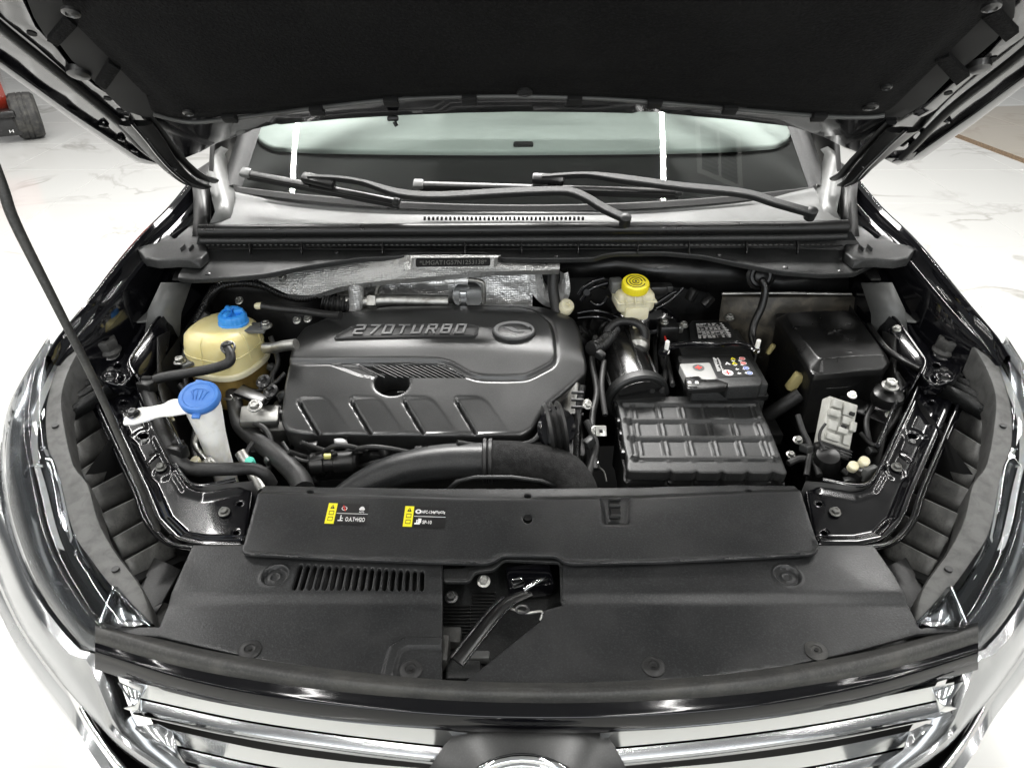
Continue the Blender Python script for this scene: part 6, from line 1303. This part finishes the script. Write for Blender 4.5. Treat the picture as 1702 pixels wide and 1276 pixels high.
tube('sleeve_hem', [PY(955, 786, 1.08), PY(968, 796, 1.06), PY(978, 812, 1.04)], .012, MT['foam'], ID, n=10)
# ---------------------------------------------------------------- right corner: module on a bracket, pump, plugs
MD = thing('control_module', 'upright grey cast control module on black bracket in the right corner', 'module', PY(1388, 740, 1.10))
mA, mB = PY(1396, 668, 1.20), PY(1382, 742, 1.13)
axm = (mB - mA).normalized(); sxm = Vector((1, .25, .1)); sxm = (sxm - axm * sxm.dot(axm)).normalized(); nm = sxm.cross(axm); nm = nm if nm.y < 0 else -nm
Rm = Matrix((sxm, axm, nm)).transposed()
MT['module'] = M('module_grey', (.42, .42, .39), .45, bump=(90, .2, .001), var=(30, (.3, .3, .27), .45, .7))
mc = mA.lerp(mB, .5); md = box('housing', mc, (.062, .098, .03), MT['module'], MD, Rm, .003)
rr = random.Random(11)
for (u, v, w_, h_, d_) in ((-.016, -.034, .02, .018, .012), (.012, -.03, .026, .026, .007), (-.018, -.012, .022, .014, .014), (.008, -.006, .016, .016, .010), (.022, .004, .012, .02, .016), (-.016, .012, .018, .02, .009), (.004, .018, .02, .012, .014), (-.012, .036, .028, .014, .010), (.018, .032, .016, .022, .008)):
    box('cast_step', mc + sxm * u + axm * v + nm * (.015 + d_ / 2), (w_, h_, d_), MT['module'], md, Rm, .002)
for u, v in ((.016, -.022), (.004, .010)): box('terminal_slot', mc + sxm * u + axm * v + nm * .026, (.010, .007, .006), MT['void'], md, Rm, .001)
box('black_mount', mB + axm * .012, (.066, .026, .04), MT['satin'], MD, Rm, .005)
for k in range(3): box('mount_rib', mB + axm * (.004 + .006 * k) + nm * .02, (.066, .002, .004), MT['plastic'], MD, Rm, 0)
lathe('pump_motor', [(.001, -.03), (.022, -.026), (.027, -.01), (.027, .06)], PY(1372, 770, 1.10), MT['satin'], MD, (.1, .2, -1), 24)
br_ = sheet('support_plate', MT['satin'], MD, slope(1.20, .985, 1.10, .975), rp([(1396, 656), (1420, 660), (1500, 680), (1504, 692), (1478, 706), (1420, 682), (1396, 676)], 4), res=.02, thick=.004)
SPp = slope(1.20, .985, 1.10, .975)
for x, y, m in ((1480, 691, 'white'), (1480, 677, 'cream')): lathe('plastic_rivet', [(.011, 0), (.011, .002), (.0075, .004), (.0075, .008), (.006, .010), (.001, .010)], SPp.P(x, y), MT[m], MD, (0, -.1, 1), 20)
bolt(MD, PY(1416, 657, 1.21), (0, -.2, 1), .007, MT['white'])
t_ = tag(tube('module_wire', [PY(1372, 704, 1.14), PY(1364, 716, 1.13), PY(1362, 730, 1.12), PY(1368, 744, 1.11)], .003, MT['rubber'], n=8), 'thin black wire looped at the left of the grey module', 'wire')
bb0 = tag(bolt(None, PY(1479, 642, 1.22), (0, -.15, 1), .0125, MT['zinc'], 'mount_bolt'), 'large silver flange bolt below the fuse box corner', 'bolt')
mb = tag(lathe('rubber_mount', [(.028, -.03), (.032, -.02), (.03, -.006), (.022, 0), (.008, .001)], PY(1479, 650, 1.22), MT['satin'], None, (0, -.1, 1), 24), 'round black rubber mount under the silver flange bolt', 'rubber mount')
for x, y, s, l in ((1326, 732, .010, 'silver bolt beside the lower right of the air filter lid'), (1314, 756, .009, 'second silver bolt just below, next to the air filter lid'), (1490, 547, .008, 'small bolt on the inner wing right of the fuse box')):
    b_ = tag(bolt(None, PY(x, y, 1.16), (0, -.3, 1), s * .75, MT['zinc'], 'stud_bolt'), l, 'bolt')
pg = tag(box('wire_plug', PY(1432, 792, 1.06), (.05, .03, .04), MT['satin'], None, Matrix.Rotation(.4, 3, 'Z'), .005), 'black plug block with two pale caps in the front right corner', 'plug')
for x, y in ((1416, 778), (1434, 770)): lathe('plug_cap', [(.010, 0), (.010, .012), (.008, .014), (.001, .014)], PY(x, y, 1.06), MT['cream'], pg, (-.1, -.4, .9), 16)
box('plug_face', PY(1444, 786, 1.045), (.03, .012, .03), MT['grey'], pg, Matrix.Rotation(.4, 3, 'Z'), .003)
hh_ = tag(tube('bonnet_cable', [PY(1444, 540, 1.44), PY(1458, 560, 1.38), PY(1474, 580, 1.34), PY(1500, 598, 1.30), PY(1530, 614, 1.25)], .0065, MT['satin'], n=10), 'black cable curving past the right side of the fuse box', 'cable')
gm = tag(lathe('cable_grommet', [(.034, 0), (.034, .004), (.028, .008), (.024, .004), (.018, .004), (.016, .012), (.009, .016), (.001, .016)], PY(1264, 458, 1.52), MT['satin'], None, (0, -.95, .3), 32), 'round black rubber grommet in the bulkhead above the battery', 'grommet')
tube('loom_tail', [PY(1266, 464, 1.50), PY(1272, 480, 1.49), PY(1266, 510, 1.48), PY(1254, 536, 1.47), PY(1250, 560, 1.45), PY(1256, 578, 1.42)], .009, MT['satin'], gm, n=10)
bh = tag(loft('bulkhead_panel', [[PY(x, y, 1.57) for x, y in ((930, 440), (1024, 426), (1169, 430), (1300, 458), (1410, 462))], [PY(x, y, 1.57) for x, y in ((930, 462), (1024, 460), (1180, 486), (1300, 490), (1410, 490))]], MT['satin'], None, solid=.004), 'smooth black bulkhead panel on the right below the scuttle', 'panel')
# dark clutter by the brake servo: brackets, hoses, wires
CL_ = thing('brake_pipes', 'bundle of black pipes and brackets left of the brake reservoir', 'pipes', PY(990, 520, 1.5))
for q in (((962, 490), (972, 476), (990, 466), (1004, 462)), ((966, 500), (980, 482), (996, 474), (1010, 470)), ((980, 500), (990, 506), (1002, 504), (1010, 492)), ((960, 520), (985, 516), (1010, 520), (1030, 528)), ((960, 528), (985, 526), (1010, 530), (1028, 540)), ((1088, 506), (1100, 498), (1115, 488), (1124, 484)), ((1090, 512), (1106, 504), (1122, 492), (1136, 478))):
    tube('brake_pipe', [PY(x, y, 1.5) for x, y in q], .0045, MT['gloss'], CL_, n=8)
for x, y, s in ((1000, 470, .03), (976, 488, .02), (990, 540, .04), (972, 560, .03), (1150, 490, .03), (1176, 500, .03)): box('bracket', PY(x, y, 1.53), (s, .02, s * .8), MT['satin'], CL_, Euler((.3, x * .01, .4)).to_matrix(), .004)
lathe('bracket_ring', [(.008, 0), (.010, .003), (.008, .006)], PY(975, 485, 1.50), MT['gloss'], CL_, (0, -1, .2), 16)

# ---------------------------------------------------------------- looms, wires and plugs in the dark gaps
LM1 = thing('wiring_loom', 'tangle of black looms and plugs between engine and left side member', 'wiring', PY(420, 720, 1.2))
LM2 = thing('wiring_loom', 'tangle of black looms and plugs between battery, fuse box and right side member', 'wiring', PY(1330, 730, 1.15))
LM3 = thing('wiring_loom', 'black looms and plugs in the gap between engine cover and air filter box', 'wiring', PY(985, 650, 1.2))
def loom(t, L, r, m='rubber', **k): return tube('loom', [PY(*p) for p in L], r, MT[m], t, n=8, **k)
for L, r in (([(300, 640, 1.30), (318, 668, 1.26), (328, 700, 1.22), (322, 740, 1.17), (332, 790, 1.10)], .007), ([(345, 520, 1.44), (318, 560, 1.42), (306, 600, 1.38), (312, 650, 1.33)], .008), ([(450, 560, 1.40), (462, 600, 1.36), (452, 630, 1.32), (468, 668, 1.27)], .006),
    ([(400, 640, 1.33), (424, 650, 1.3), (452, 640, 1.3), (474, 620, 1.32)], .005), ([(415, 700, 1.2), (440, 712, 1.19), (452, 740, 1.16), (446, 780, 1.11)], .006), ([(470, 735, 1.15), (490, 760, 1.12), (520, 766, 1.11), (560, 752, 1.12)], .004), ([(420, 735, 1.15), (408, 760, 1.12), (420, 790, 1.09)], .005)): loom(LM1, L, r)
for x, y, yy, s in ((452, 610, 1.35, .02), (318, 690, 1.22, .018), (472, 655, 1.27, .022), (448, 765, 1.12, .02)): box('plug', PY(x, y, yy), (s, s * .8, s * .7), MT['plastic'], LM1, Euler((.2, .3, x * .1)).to_matrix(), .003)
for L, r in (([(1326, 690, 1.18), (1334, 715, 1.15), (1346, 745, 1.12), (1340, 790, 1.07)], .006), ([(1310, 770, 1.10), (1330, 762, 1.11), (1352, 768, 1.10), (1362, 790, 1.07)], .007), ([(1460, 640, 1.28), (1452, 670, 1.24), (1440, 700, 1.2), (1446, 740, 1.15)], .006), ([(1430, 720, 1.17), (1452, 740, 1.14), (1470, 730, 1.16)], .005), ([(1400, 780, 1.08), (1424, 800, 1.06), (1450, 790, 1.08)], .006), ([(1490, 620, 1.3), (1498, 650, 1.26), (1490, 690, 1.2), (1470, 720, 1.17)], .007)): loom(LM2, L, r)
for x, y, yy, s in ((1340, 745, 1.10, .022), (1448, 750, 1.13, .02), (1412, 800, 1.05, .022)): box('plug', PY(x, y, yy), (s, s * .8, s * .7), MT['plastic'], LM2, Euler((.2, .3, x * .1)).to_matrix(), .003)
for L, r in (([(990, 560, 1.42), (984, 600, 1.36), (992, 650, 1.28), (984, 700, 1.2), (990, 780, 1.09)], .007), ([(1004, 600, 1.34), (1000, 640, 1.27), (1006, 690, 1.2)], .006), ([(975, 700, 1.19), (990, 740, 1.14), (978, 790, 1.08)], .008)): loom(LM3, L, r)
for x, y, yy, s in ((998, 590, 1.35, .02), (980, 735, 1.14, .022)): box('plug', PY(x, y, yy), (s, s * .8, s * .9), MT['plastic'], LM3, Euler((.2, .3, x * .1)).to_matrix(), .003)
